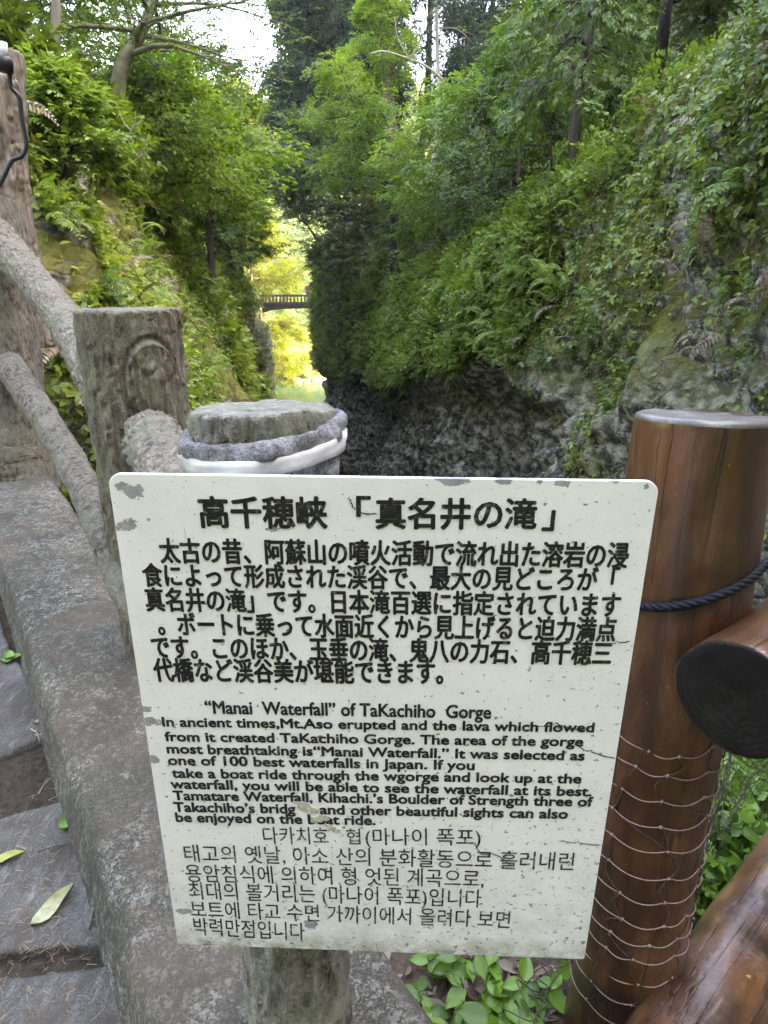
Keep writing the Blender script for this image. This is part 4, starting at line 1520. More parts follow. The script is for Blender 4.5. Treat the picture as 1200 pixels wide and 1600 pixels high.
mk("felt_wrap", V, F, M['felt'], sp)
t = NT("white_plastic_strap")
n_ = t.noise(t.obj(), 25, 6, .7)
d_ = t.ramp(t.noise(t.obj(), 55, 4, .75), [(.66, 0.), (.72, .8)])
c_ = t.mix(d_, t.ramp(n_, [(.3, (.42, .42, .40)), (.6, (.62, .62, .60))]), (.2, .18, .15))
M['strap'] = t.fin(t.bsdf(c_, .35, .45, t.bump(n_, .25, .003)))
zs = zf - .0055
pst = [(rf - .004, zs), (rf + .0012, zs - .0005), (rf + .0016, zs - .006), (rf + .0007, zs - .011), (rf + .0015, zs - .0165), (rf - .003, zs - .018)]
V, F = lathe((q2[0], q2[1]), pst, 140, tilt, lambda a, j: .0012 * math.sin(4 * a + ph[3]) + .0009 * math.sin(9 * a + ph[4] + j))
mk("strap", V, F, M['strap'], sp)

# ------------------------------------------------------------------ the information sign
SC = np.array([(-0.23038, 0.51231, 1.10102), (0.22355, 0.49652, 1.09915), (0.22140, 0.49987, 0.54621), (-0.23253, 0.51567, 0.54807)])
SO = SC.mean(0)
SU = (SC[1] - SC[0] + SC[2] - SC[3])
SU /= np.linalg.norm(SU)
SV = (SC[0] - SC[3] + SC[1] - SC[2])
SV -= SU * (SV @ SU)
SV /= np.linalg.norm(SV)
SN = np.cross(SU, SV)                       # towards the camera (-y)
if SN[1] > 0:
    SN = -SN
SW, SH = .45421, .55296
sign = empty("information_sign", SO - SV * SH / 2, "weathered white sign board with Japanese, English and Korean writing strapped to the post", "sign")


def suv(px, py):
    r = ray(px, py)
    k = ((SO - C) @ SN) / (r @ SN)
    P = C + r * k - SO
    return P @ SU, P @ SV


def srot(V, n=0.0):
    V = np.asarray(V)
    return SO + V[:, 0:1] * SU + V[:, 1:2] * SV + (V[:, 2:3] + n) * SN


# board: rounded plate 3 mm thick, built around its own origin so that the wear sits at fixed places on it
def board_outline(ins, rad=.011, tr=None):
    w_, h_ = SW / 2 - ins, SH / 2 - ins
    P = []
    for cx, cy, a0, rr in ((w_, h_, 0, rad), (-w_, h_, 90, rad), (-w_, -h_, 180, .002), (w_, -h_, 270, .002)):
        rr = max(rr - ins, .001)
        for i in range(9):
            a = R(a0 + 90 * i / 8)
            P.append((cx + math.copysign(rr, -cx) + rr * math.cos(a), cy + math.copysign(rr, -cy) + rr * math.sin(a)))
    return P


rings = [(0.0, -.0035), (0, -.0006), (.0006, 0.0)]
Vb = []
for ins, z_ in rings:
    Vb += [(x, y, z_) for x, y in board_outline(ins)]
nb_ = 36
Fb = []
for j in range(2):
    for k in range(nb_):
        k2 = (k + 1) % nb_
        Fb.append((j * nb_ + k, j * nb_ + k2, (j + 1) * nb_ + k2, (j + 1) * nb_ + k))
Fb.append(tuple(range(2 * nb_, 3 * nb_)))
Fb.append(tuple(range(nb_ - 1, -1, -1)))

t = NT("weathered_white_sign_paint")
o_ = t.obj()
sx = t.n("ShaderNodeSeparateXYZ")
t.l(o_, sx.inputs[0])
wn = t.noise(o_, 9, 6, .7)
wn2 = t.noise(o_, 70, 5, .75)
wrp = t.noise(o_, 34, 5, .8)


def at_uv(px, py):
    return suv(px, py)


def spotmask(px, py, rx_, ry_, soft=.35):
    """ragged patch at a fixed place on the board"""
    u, v = suv(px, py)
    dx = t.math('DIVIDE', t.math('SUBTRACT', sx.outputs[0], u), rx_)
    dy = t.math('DIVIDE', t.math('SUBTRACT', sx.outputs[1], v), ry_)
    d = t.math('SQRT', t.math('ADD', t.math('MULTIPLY', dx, dx), t.math('MULTIPLY', dy, dy)))
    d = t.math('ADD', d, t.math('MULTIPLY', t.math('SUBTRACT', wrp, .5), 4.2))
    return t.ramp(d, [(.80, 1.0), (.86, 0.0)])


base_c = t.ramp(wn, [(.3, (.76, .76, .745)), (.55, (.84, .84, .825)), (.8, (.88, .88, .87))])
# faint grime low on the board
low = t.n("ShaderNodeMapRange")
t.l(sx.outputs[1], low.inputs[0])
low.inputs[1].default_value = -.12
low.inputs[2].default_value = -.30
gr = t.math('MULTIPLY', low.outputs[0], t.ramp(t.noise(o_, 24, 7, .75), [(.42, 0.), (.62, 1.)]))
base_c = t.mix(t.math('MULTIPLY', gr, .55), base_c, (.40, .40, .31))
edge = t.n("ShaderNodeMapRange")
t.l(sx.outputs[1], edge.inputs[0])
edge.inputs[1].default_value = -.245
edge.inputs[2].default_value = -.277
eg = t.math('MULTIPLY', edge.outputs[0], t.ramp(t.noise(o_, 40, 6, .75), [(.4, 0.), (.58, 1.)]))
base_c = t.mix(t.math('MULTIPLY', eg, .8), base_c, (.20, .20, .10))
# specks, denser low right
ramp_r = t.n("ShaderNodeMapRange")
t.l(t.math('SUBTRACT', t.math('MULTIPLY', sx.outputs[0], .6), sx.outputs[1]), ramp_r.inputs[0])
ramp_r.inputs[1].default_value = -.35
ramp_r.inputs[2].default_value = .40
ramp_r.inputs[3].default_value = -.015
ramp_r.inputs[4].default_value = .055
sn = t.noise(o_, 150, 4, .62)
sp1 = t.ramp(t.math('ADD', sn, ramp_r.outputs[0]), [(.655, 0.), (.685, 1.)])
base_c = t.mix(t.math('MULTIPLY', sp1, .85), base_c, (.10, .095, .085))
sp2 = t.ramp(t.noise(o_, 420, 3, .6), [(.66, 0.), (.70, .7)])
base_c = t.mix(sp2, base_c, (.16, .15, .13))
# scratches: very stretched noise at two angles
for ang, sc_, th in ((.9, 60, .70), (-.6, 75, .715), (.15, 50, .715)):
    s_ = t.noise(t.obj((1, .055, 1), rot=(0, 0, ang)), sc_ * 2.2, 3, .65)
    brk = t.ramp(t.noise(o_, 22, 3, .6), [(.48, 0.), (.56, 1.)])
    base_c = t.mix(t.math('MULTIPLY', t.math('MULTIPLY', t.ramp(s_, [(th, 0.), (th + .03, 1.)]), brk), .6), base_c, (.28, .275, .26))
pm = None
for px, py, a, b in ((208, 768, .011, .006), (190, 760, .006, .004), (198, 822, .013, .006), (232, 812, .002, .002), (712, 752, .016, .004), (785, 752, .009, .003), (880, 755, .006, .003), (843, 752, .004, .003),
                     (238, 1128, .010, .005), (228, 1108, .006, .004), (240, 1186, .006, .004), (287, 1424, .010, .005), (482, 1444, .008, .006), (700, 1487, .008, .004), (960, 752, .006, .003), (425, 826, .006, .004), (1010, 760, .003, .003)):
    q = spotmask(px, py, a, b)
    pm = q if pm is None else t.math('MAXIMUM', pm, q)
base_c = t.mix(t.math('MULTIPLY', pm, .95), base_c, t.ramp(wn2, [(.35, (.20, .205, .215)), (.65, (.36, .37, .38))]))
rustm = None
for px, py, a, b in ((436, 1482, .008, .003), (322, 1476, .006, .003), (500, 1152, .005, .003)):
    q = spotmask(px, py, a, b)
    rustm = q if rustm is None else t.math('MAXIMUM', rustm, q)
base_c = t.mix(rustm, base_c, (.26, .14, .06))
ht = t.math('SUBTRACT', t.math('MULTIPLY', wn2, .3), pm)
M['signpaint'] = t.fin(t.bsdf(base_c, t.math('ADD', .3, t.math('MULTIPLY', wn, .35)), .4, t.bump(ht, .35, .0012)))
M['signedge'] = M['signpaint']
bo = bpy.data.objects.new("board", None)
me = bpy.data.meshes.new("board")
me.from_pydata(Vb, [], Fb)
me.materials.append(M['signpaint'])
COL_board = bpy.data.objects.new("board", me)
bpy.data.objects.remove(bo)
COL.objects.link(COL_board)
COL_board.name = "board"
COL_board.parent = sign
from mathutils import Matrix, Vector
Mx = Matrix(((SU[0], SV[0], SN[0], 0), (SU[1], SV[1], SN[1], 0), (SU[2], SV[2], SN[2], 0), (0, 0, 0, 1)))
COL_board.matrix_local = Matrix.Translation(Vector(SO - np.array(sign.location))) @ Mx

t = NT("black_sign_lettering")
o_ = t.obj()
ch = t.ramp(t.noise(o_, 240, 5, .75), [(.56, 0.), (.64, .8)])
M['ink'] = t.fin(t.bsdf(t.mix(ch, (.012, .012, .013), (.20, .19, .17)), .4, .4))
t = NT("worn_sign_lettering")
o_ = t.obj()
ch = t.ramp(t.noise(o_, 190, 5, .75), [(.52, 0.), (.62, .9)])
M['inkworn'] = t.fin(t.bsdf(t.mix(ch, (.018, .018, .018), (.34, .32, .27)), .45, .4))


def glyphs(s, bold=0.0):
    cu = bpy.data.curves.new("lettering", 'FONT')
    cu.body = s
    cu.offset = bold
    cu.resolution_u = 3
    cu.space_character = 1.0
    ob = bpy.data.objects.new("lettering", cu)
    COL.objects.link(ob)
    bpy.context.view_layer.update()
    dg = bpy.context.evaluated_depsgraph_get()
    me = bpy.data.meshes.new_from_object(ob.evaluated_get(dg))
    V = np.array([v.co[:] for v in me.vertices])
    F = [tuple(p.vertices) for p in me.polygons]
    bpy.data.objects.remove(ob)
    bpy.data.curves.remove(cu)
    bpy.data.meshes.remove(me)
    return V, F


def line(acc, s, x0, y0, x1, y1, hpx, kind, bold=0.0, jit=0.0):
    """put string s so that it spans pixels (x0,y0)-(x1,y1) along its mid line, hpx tall"""
    V, F = glyphs(s)
    lo, hi = (0.0, .70) if kind == 'latin' else (-.08, .80)
    a = np.array(suv(x0, y0))
    b = np.array(suv(x1, y1))
    mpp = np.linalg.norm(np.array(suv((x0 + x1) / 2, (y0 + y1) / 2 + 5)) - np.array(suv((x0 + x1) / 2, (y0 + y1) / 2 - 5))) / 10
    h = hpx * mpp
    u = (V[:, 0] - V[:, 0].min()) / (V[:, 0].max() - V[:, 0].min())
    v = (V[:, 1] - (lo + hi) / 2) / (hi - lo) * h
    d = (b - a) / np.linalg.norm(b - a)
    P = a + (b - a) * u[:, None] + np.stack([-d[1] * v, d[0] * v], 1)
    k8 = 8 if bold > .01 else 4
    for k in range(k8):
        q = bold * h * np.array([math.cos(2 * math.pi * k / k8), math.sin(2 * math.pi * k / k8)])
        acc.add(srot(np.column_stack([P + q, np.full(len(P), .000015 * k)]), .0005), F)


tt = MB()
line(tt, "高千穂峡", 312, 801, 510, 802, 46, 'cjk', .034)
tt.build("title_lettering", M['ink'], sign, False)
tt = MB()
for a in (("「", 558, 791, 578, 791, 30), ("真名井の滝", 588, 803, 838, 804, 45), ("」", 847, 813, 867, 814, 30)):
    if a[0] in "「」":
        # corner brackets: fitted by their own box
        V, F = glyphs(a[0])
        u0, v0 = suv(a[1], a[2] + a[5] / 2)
        u1, v1 = suv(a[3], a[2] - a[5] / 2)
        q = (V[:, :2] - V[:, :2].min(0)) / np.ptp(V[:, :2], axis=0)
        for k in range(8):
            tt.add(srot(np.column_stack([.0008 * math.cos(k * math.pi / 4) + u0 + q[:, 0] * (u1 - u0), v0 + .0008 * math.sin(k * math.pi / 4) + q[:, 1] * (v1 - v0), np.full(len(q), .000015 * k)]), .0005), F)
    else:
        line(tt, *a, 'cjk', .034)
tt.build("title_lettering", M['ink'], sign, False)
tt = MB()
for s, x0, y0, x1, y1, h in (
    ("太古の昔、阿蘇山の噴火活動で流れ出た溶岩の浸", 250, 861, 981, 868, 37),
    ("食によって形成された渓谷で、最大の見どころが「", 224, 899, 966, 906, 35),
    ("真名井の滝」です。日本滝百選に指定されています", 228, 937, 968, 946, 35),
    ("。ボートに乗って水面近くから見上げると迫力満点", 247, 975, 962, 984, 35),
    ("です。このほか、玉垂の滝、鬼八の力石、高千穂三", 238, 1011, 955, 1021, 35),
    ("代橋など渓谷美が堪能できます。", 241, 1047, 692, 1051, 35)):
    line(tt, s, x0, y0, x1, y1, h, 'cjk', .032)
tt.build("japanese_lettering", M['ink'], sign, False)
tt = MB()
line(tt, "\u201cManai  Waterfall\u201d of TaKachiho  Gorge", 321, 1104, 767, 1112, 20, 'latin', .035)
for s, x0, y0, x1, y1 in (
    ("In ancient times,Mt.Aso erupted and the lava which flowed", 254, 1127, 928, 1136),
    ("from it created TaKachiho Gorge. The area of the gorge", 258, 1150, 911, 1158),
    ("most breathtaking is\u201cManai Waterfall.\u201d It was selected as", 261, 1169, 913, 1180),
    ("one of 100 best waterfalls in Japan. If you", 263, 1187, 741, 1195),
    ("take a boat ride through the wgorge and look up at the", 269, 1207, 908, 1216),
    ("waterfall, you will be able to see the waterfall at its best.", 267, 1224, 924, 1236),
    ("Tamatare Waterfall, Kihachi.\u2019s Boulder of Strength three of", 271, 1242, 926, 1252),
    ("Takachiho\u2019s bridg", 272, 1260, 461, 1263),
    ("and other beautiful sights can also", 500, 1264, 887, 1271),
    ("be enjoyed on the boat ride.", 275, 1276, 586, 1281)):
    line(tt, s, x0, y0, x1, y1, 14.5, 'latin', .05)
tt.build("english_lettering", M['ink'], sign, False)
tt = MB()
for s, x0, y0, x1, y1, h in (
    ("다카치호", 411, 1305, 513, 1306, 26), ("협", 541, 1307, 563, 1307, 24), ("(마나이 폭포)", 571, 1307, 751, 1308, 26),
    ("태고의 옛날, 아소 산의 분화활동으로 흘러내린", 288, 1333, 897, 1346, 27),
    ("용암침식에 의하여 형 엇된 계곡으로,", 290, 1364, 756, 1373, 27),
    ("최대의 볼거리는 (마나이 폭포)입니다", 295, 1391, 752, 1404, 27),
    ("보트에 타고 수면 가까이에서 올려다 보면", 298, 1420, 797, 1437, 26),
    ("박력만점입니다", 303, 1447, 476, 1456, 27)):
    line(tt, s, x0, y0, x1, y1, h, 'cjk', .004)
tt.build("korean_lettering", M['inkworn'], sign, False)


def flake(px, py, a, b, seed, mat, rot_=0.0, h=.0009):
    r_ = np.random.default_rng(seed)
    u, v = suv(px, py)
    n_ = 46
    an = np.linspace(0, 2 * math.pi, n_, endpoint=False)
    rr = 1 + .5 * fbm(np.stack([np.cos(an) * 1.9, np.sin(an) * 1.9, 0 * an + seed], 1), 4, seed)
    x, y = a * rr * np.cos(an), b * rr * np.sin(an)
    x, y = x * math.cos(rot_) - y * math.sin(rot_), x * math.sin(rot_) + y * math.cos(rot_)
    P = np.column_stack([u + x, v + y, np.zeros(n_)])
    P2 = np.column_stack([u + x * .94, v + y * .94, np.zeros(n_) + h - .0005])
    V = np.vstack([srot(P, .0003), srot(P2, .0005)])
    F = [(k, (k + 1) % n_, n_ + (k + 1) % n_, n_ + k) for k in range(n_)] + [tuple(range(n_, 2 * n_))]
    return V, F


t = NT("peeled_paint_scar")
o_ = t.obj()
M['scar'] = t.fin(t.bsdf(t.ramp(t.noise(o_, 120, 6, .75), [(.35, (.24, .22, .15)), (.5, (.45, .43, .34)), (.65, (.66, .65, .60))]), .7, .2))
for a in ((481, 1262, .014, .006, 3, -.5), (499, 1279, .010, .0045, 5, .3), (520, 1294, .009, .003, 8, -.5)):
    V, F = flake(*a[:5], M['scar'], a[5])
    mk("peeled_patch", V, F, M['scar'], sign, False)
# long hairline cracks in the paint
t = NT("paint_crack")
M['crack'] = t.fin(t.bsdf((.07, .065, .055), .8, .1))
for pts in ([(826, 1132), (850, 1134), (866, 1131), (890, 1136), (914, 1141)], [(897, 1160), (912, 1170), (930, 1176), (962, 1185)], [(545, 775), (552, 790), (563, 800), (590, 803)], [(742, 1315), (752, 1332), (778, 1336), (800, 1352)],
            [(872, 1312), (900, 1316), (940, 1320)], [(940, 1006), (962, 1004), (985, 1001)]):
    P = spline(np.array([suv(*p) for p in pts]), 18)
    wv = .00035 + .0004 * np.random.default_rng(len(pts)).random(18)
    wv[0] = wv[-1] = .0001
    T_ = np.gradient(P, axis=0)
    T_ /= np.linalg.norm(T_, axis=1)[:, None]
    Nn = np.stack([-T_[:, 1], T_[:, 0]], 1)
    P = P + Nn * (np.random.default_rng(3).normal(0, .0006, 18))[:, None]
    V = np.concatenate([srot(np.column_stack([P + Nn * wv[:, None], 0 * wv]), .0008), srot(np.column_stack([P - Nn * wv[:, None], 0 * wv]), .0008)])
    mk("crack", V, [(i, 18 + i, 19 + i, i + 1) for i in range(17)], M['crack'], sign, False)

# ------------------------------------------------------------------ brown log fence on the right
def brown_mat(name, seed, warm=1.0, axis='z'):
    t = NT(name)
    st = (1, 1, .22)
    o = t.obj((1, 1, 1), (seed, 0, 0))
    os_ = t.obj(st, (seed, 0, 0))
    a = t.noise(os_, 9, 6, .65, .6)
    b = t.noise(os_, 60, 6, .7)
    c = t.noise(o, 5, 5, .6)
    col = t.ramp(t.math('ADD', t.math('MULTIPLY', a, .75), t.math('MULTIPLY', b, .25)), [(.34, (.012, .007, .005)), (.45, (.060 * warm, .026 * warm, .012)), (.55, (.135 * warm, .058 * warm, .023)), (.70, (.22 * warm, .11 * warm, .048))])
    col = t.mix(t.ramp(c, [(.46, 0.), (.60, .85)]), col, (.026, .014, .009))
    crack = t.ramp(t.noise(t.obj((1, 1, .05), (seed + 3, 0, 0)), 13, 4, .6, .8), [(.487, 0.), (.5, 1.), (.513, 0.)])
    col = t.mix(t.math('MULTIPLY', crack, .75), col, (.012, .007, .005))
    if warm > 1.05:
        wr_ = t.math('MULTIPLY', t.ramp(t.noise(o, 11, 6, .7), [(.42, 0.), (.60, 1.)]), t.ramp(t.noise(o, 120, 4, .7), [(.40, .2), (.60, 1.)]))
        col = t.mix(t.math('MULTIPLY', wr_, .55), col, (.24, .15, .115))
    else:
        col = t.mix(.2, col, (.085, .037, .018))
    # pale scratches
    s1 = t.ramp(t.noise(t.obj((1, 1, .35), (seed, 2, 0), (.5, .3, 0)), 48, 3, .7, 1.5), [(.70, 0.), (.725, 1.)])
    s2 = t.ramp(t.noise(t.obj((1, 1, 1.6), (seed, 5, 0), (.2, .9, 0)), 60, 3, .7, 1.2), [(.71, 0.), (.735, 1.)])
    col = t.mix(t.math('MULTIPLY', t.math('MAXIMUM', s1, s2), .7), col, (.46, .26, .10))
    h = t.math('SUBTRACT', t.math('MULTIPLY', b, .3), t.math('MULTIPLY', crack, 1.0))
    return t.fin(t.bsdf(col, t.math('ADD', .22, t.math('MULTIPLY', c, .3)), .35, t.bump(h, .45, .004), 0, .25, .12))


M['brown'] = brown_mat("varnished_brown_log", 0.0, .98)
M['brownpink'] = brown_mat("worn_brown_log", 4.0, 1.1)
t = NT("weathered_log_end")
o_ = t.obj()
wv_ = t.n("ShaderNodeTexWave", wave_type='RINGS', rings_direction='Z')
t.l(o_, wv_.inputs[0])
wv_.inputs["Scale"].default_value = 42
wv_.inputs["Distortion"].default_value = 3
n_ = t.noise(o_, 18, 6, .7)
M['logtop'] = t.fin(t.bsdf(t.mix(t.math('MULTIPLY', wv_.outputs[1], .25), t.ramp(n_, [(.35, (.05, .042, .036)), (.55, (.125, .115, .10)), (.75, (.26, .245, .22))]), (.09, .07, .06)), .4, .4, t.bump(n_, .3, .003)))
t = NT("blackened_log_end")
o_ = t.obj()
wv_ = t.n("ShaderNodeTexWave", wave_type='RINGS', rings_direction='Z')
t.l(o_, wv_.inputs[0])
wv_.inputs["Scale"].default_value = 30
wv_.inputs["Distortion"].default_value = 14
wv_.inputs["Detail"].default_value = 3
n_ = t.noise(o_, 14, 5, .7)
M['logdark'] = t.fin(t.bsdf(t.mix(t.math('MULTIPLY', wv_.outputs[1], t.ramp(t.noise(o_, 6, 5, .7), [(.4, 0.), (.65, .8)])), t.ramp(n_, [(.3, (.006, .005, .0045)), (.62, (.011, .009, .008)), (.72, (.03, .025, .02))]), (.026, .021, .017)), .6, .2, t.bump(n_, .3, .003)))

ZB = .95
bt = at(1101, 657, ZB)
rb = 106 * ZB / FPX
# its foot, from the pixels of the leaning axis
bf = atz(962, 1590, -.22)
bbase = bt + (bf - bt) * 1.06
lf = empty("log_fence", (bbase[0], bbase[1], bbase[2]), "varnished brown round log fence on the right with black sawn log end", "fence")


def local_log(name, a, b, r0, r1_, mat, parent, seed, endmat=None, ends=(True, True), bev=.008, tilt=None, **k):
    """smooth log whose mesh runs along its own z axis"""
    a, b = np.array(a, float), np.array(b, float)
    L = np.linalg.norm(b - a)
    V, F = log_mesh([(0, 0, 0), (0, 0, L)], [r0, (r0 + r1_) / 2, r1_], 96, 120, bevel=bev, seed=seed, **k)
    if tilt is not None:                      # the saw cut is not quite square
        V[:, 2] += tilt[0] * (V[:, 0] * tilt[1] + V[:, 1] * tilt[2]) * sstep(L - .12, L - .005, V[:, 2])
    me = bpy.data.meshes.new(name)
    me.from_pydata([tuple(v) for v in V], [], [tuple(f) for f in F.tolist()])
    me.polygons.foreach_set("use_smooth", np.ones(len(me.polygons), dtype=bool))
    me.materials.append(mat)
    if endmat:
        me.materials.append(endmat)
        cz = V[F][:, :, 2].mean(1)
        cr = np.linalg.norm(V[F][:, :, :2].mean(1), axis=1)
        mi = (((cz < -bev * .45) & ends[0]) | ((cz > L + bev * .45) & ends[1])) & (cr < max(r0, r1_))
        me.polygons.foreach_set("material_index", mi.astype(np.int32))
    o = bpy.data.objects.new(name, me)
    COL.objects.link(o)
    z_ = Vector(b - a).normalized()
    q = z_.to_track_quat('Z', 'Y').to_matrix().to_4x4()
    off = np.array(parent.location)
    o.parent = parent
    o.matrix_local = Matrix.Translation(Vector(a - off)) @ q
    return o


_q = Vector(bt - bbase).normalized().to_track_quat('Z', 'Y').inverted() @ Vector((C - bt) * np.array([1, 1, 0])).normalized()
POST_TILT = (.085, _q.x, _q.y)
SM = dict(bark=.0012, lump=.011, freq=14, cap_rough=.003)
local_log("post", bbase, bt, rb * 1.03, rb, M['brown'], lf, 51, M['logtop'], (False, True), tilt=POST_TILT, **SM)
# upper rail: its black end faces the path, the log runs away to the right
e0 = at(1152, 1088, .86)
az = R(52)
ed = np.array([math.sin(az), math.cos(az), .0])
re_ = .083
local_log("rail", e0, e0 + ed * 2.6, re_, re_, M['brown'], lf, 53, M['logdark'], (True, False), bev=.006, **SM)
# lower rail
l0 = at(1100, 1592, 1.20)
l1 = at(1208, 1420, 1.42)
ld = (l1 - l0) / np.linalg.norm(l1 - l0)
local_log("rail", l0 - ld * .50, l0 + ld * 1.9, .092, .092, M['brownpink'], lf, 57, M['logdark'], (True, False), bev=.008, **SM)

# rope round the post
t = NT("navy_rope_fibre")
o_ = t.obj()
n_ = t.noise(o_, 500, 3, .7)
M['rope'] = t.fin(t.bsdf(t.ramp(n_, [(.3, (.003, .0035, .006)), (.6, (.010, .012, .020)), (.78, (.07, .075, .10))]), .6, .25, t.bump(n_, .5, .001)))
pc = lambda z: bbase + (bt - bbase) * ((z - bbase[2]) / (bt[2] - bbase[2]))
tocam2 = math.atan2(C[1] - bt[1], C[0] - bt[0])
zr0 = at(1000, 972, ZB)[2]
pts = []
for i in range(60):
    u = i / 59
    a = tocam2 - 1.9 + 3.3 * u
    z = zr0 + .002 + .062 * sstep(.35, 1.0, u) + .012 * u
    c_ = pc(z)
    pts.append((c_[0] + (rb + .0065) * math.cos(a), c_[1] + (rb + .0065) * math.sin(a), z))
P = np.array(pts)
P = P[::1]
# the rope leaves the post on its right and passes behind the upper rail
tail = P[-1] + np.array([[.02, .012, .004], [.05, .02, .0], [.085, .02, -.012], [.12, .03, -.03]])
P = spline(np.vstack([P[::4], tail]), 150)
T_, N_, B_ = frames(P)
ln = np.concatenate([[0], np.cumsum(np.linalg.norm(np.diff(P, axis=0), axis=1))])
m = MB()
for k in range(3):
    ph_ = 2 * math.pi * k / 3 + ln * 2 * math.pi / .036
    Q = P + .0036 * (np.cos(ph_)[:, None] * N_ + np.sin(ph_)[:, None] * B_)
    m.tube(Q, .0041, 8)
tag(m.build("rope", M['rope']), "twisted navy blue rope tied round the brown post above the rail", "rope")

# twine net wrapped round the lower post and hanging behind it
M['twine'] = simple_mat("weathered_pink_twine", (.30, .20, .17), .8, .2, 300, .4, .5, .001)
M['twinedark'] = simple_mat("dark_net_twine", (.07, .055, .045), .8, .2, 300, .4, .3, .001)
net = MB()
ax = (bt - bbase) / np.linalg.norm(bt - bbase)
rows = [1172, 1208, 1246, 1287, 1327, 1367, 1404, 1440, 1470, 1500, 1532, 1566, 1600]
rr_ = np.random.default_rng(12)
knots = []
def on_post(a, z, lift=.003):
    c_ = pc(z)
    r_ = rb * 1.012 + lift
    return np.array([c_[0] + r_ * math.cos(a), c_[1] + r_ * math.sin(a), z])
# vertical scale along the post front
def z_at_row(py):
    best = None
    lo_, hi_ = -.6, 1.1
    for _ in range(40):
        md = (lo_ + hi_) / 2
        P_ = on_post(tocam2 + .25, md)
        d_ = P_ - C
        yy = 800 - FPX * (d_ @ UX) / (d_ @ FX)
        if yy > py:
            lo_ = md
        else:
            hi_ = md
    return (lo_ + hi_) / 2
nv = 6
aa0 = np.linspace(-1.75, 1.75, nv)
for ri, py in enumerate(rows):
    z = z_at_row(py)
    kn = []
    for j in range(nv):
        a = tocam2 + aa0[j] + .20 * math.sin(ri * .8 + j) + rr_.normal(0, .05)
        kn.append((a, z + rr_.normal(0, .003) + .010 * math.cos(j * 1.7) - .012 * (aa0[j] > .3)))
    knots.append(kn)
    pp = []
    for j in range(nv - 1):
        for u in np.linspace(0, 1, 9)[:-1]:
            a = kn[j][0] + (kn[j + 1][0] - kn[j][0]) * u
            z_ = kn[j][1] + (kn[j + 1][1] - kn[j][1]) * u - .006 * math.sin(math.pi * u)
            pp.append(on_post(a, z_, .0022 + .002 * math.sin(math.pi * u)))
    net.tube(np.array(pp), .0011, 6)
    for j in range(nv):
        c_ = on_post(*kn[j])
        net.tube([c_ + np.array([0, 0, .004]), c_ + np.array([.001, 0, .0015]), c_ + np.array([0, 0.001, -.0015]), c_ - np.array([0, 0, .004])], [.0008, .0030, .0030, .0008], 6)
wrapn = net.build("wrapped_net", M['twine'])
nroot = empty("net", tuple(bbase), "old twine net wrapped round the foot of the brown post and draped behind it", "net")
wrapn.data.transform(Matrix.Translation(-Vector(bbase)))
wrapn.parent = nroot
m = MB()
for j in range(nv):
    for ri in range(len(rows) - 1):
        a0, z0 = knots[ri][j]
        jj = min(nv - 1, j + (1 if (ri + j) % 5 == 0 else 0))
        a1, z1_ = knots[ri + 1][jj]
        w_ = rr_.uniform(-.18, .18)
        pp = [on_post(a0 + (a1 - a0) * u + w_ * math.sin(math.pi * u), z0 + (z1_ - z0) * u, .003) for u in np.linspace(0, 1, 8)]
        m.tube(pp, .0012, 5)
m.build("net_strand", M['twinedark'], nroot)
# the part that hangs like a curtain from the fence, behind post and rails
m = MB()
c00, c10, c01, c11 = at(1075, 1150, 1.42), at(1260, 1120, 1.9), at(925, 1640, 1.55), at(1120, 1640, 1.9)
nu, nvv = 44, 52
G = np.zeros((nu + 1, nvv + 1, 3))
for i in range(nu + 1):
    for j in range(nvv + 1):
        u, v = i / nu, j / nvv
        p = (c00 * (1 - u) + c10 * u) * (1 - v) + (c01 * (1 - u) + c11 * u) * v
        q = np.array([[u * 3.1, v * 3.1, 0.0]])
        p = p + np.array([.05 * fbm(q * 1.1, 3, 501)[0], .10 * fbm(q, 3, 502)[0] + .03 * math.sin(u * 17 + v * 3), .045 * fbm(q * 1.3, 3, 503)[0]])
        G[i, j] = p + rr_.normal(0, .003, 3)
for i in range(nu + 1):
    m.tube(G[i], .00085, 4, False)
for j in range(nvv + 1):
    m.tube(G[:, j], .00085, 4, False)
m.build("draped_net", M['twinedark'], nroot)
# loose tangled strands at the foot
m = MB()
for k in range(26):
    p = np.array([*(atz(rr_.uniform(835, 915), rr_.uniform(1490, 1600), -.28)[:2]), -.27])
    pts = [p]
    for q in range(5):
        pts.append(pts[-1] + np.array([rr_.normal(0, .035), rr_.normal(.0, .03), rr_.normal(.006, .022)]))
    pts = np.array(pts)
    pts[:, 2] = np.maximum(pts[:, 2], -.275)
    m.tube(spline(pts, 20), .0012, 5)
m.build("net_strand", M['twinedark'], nroot)

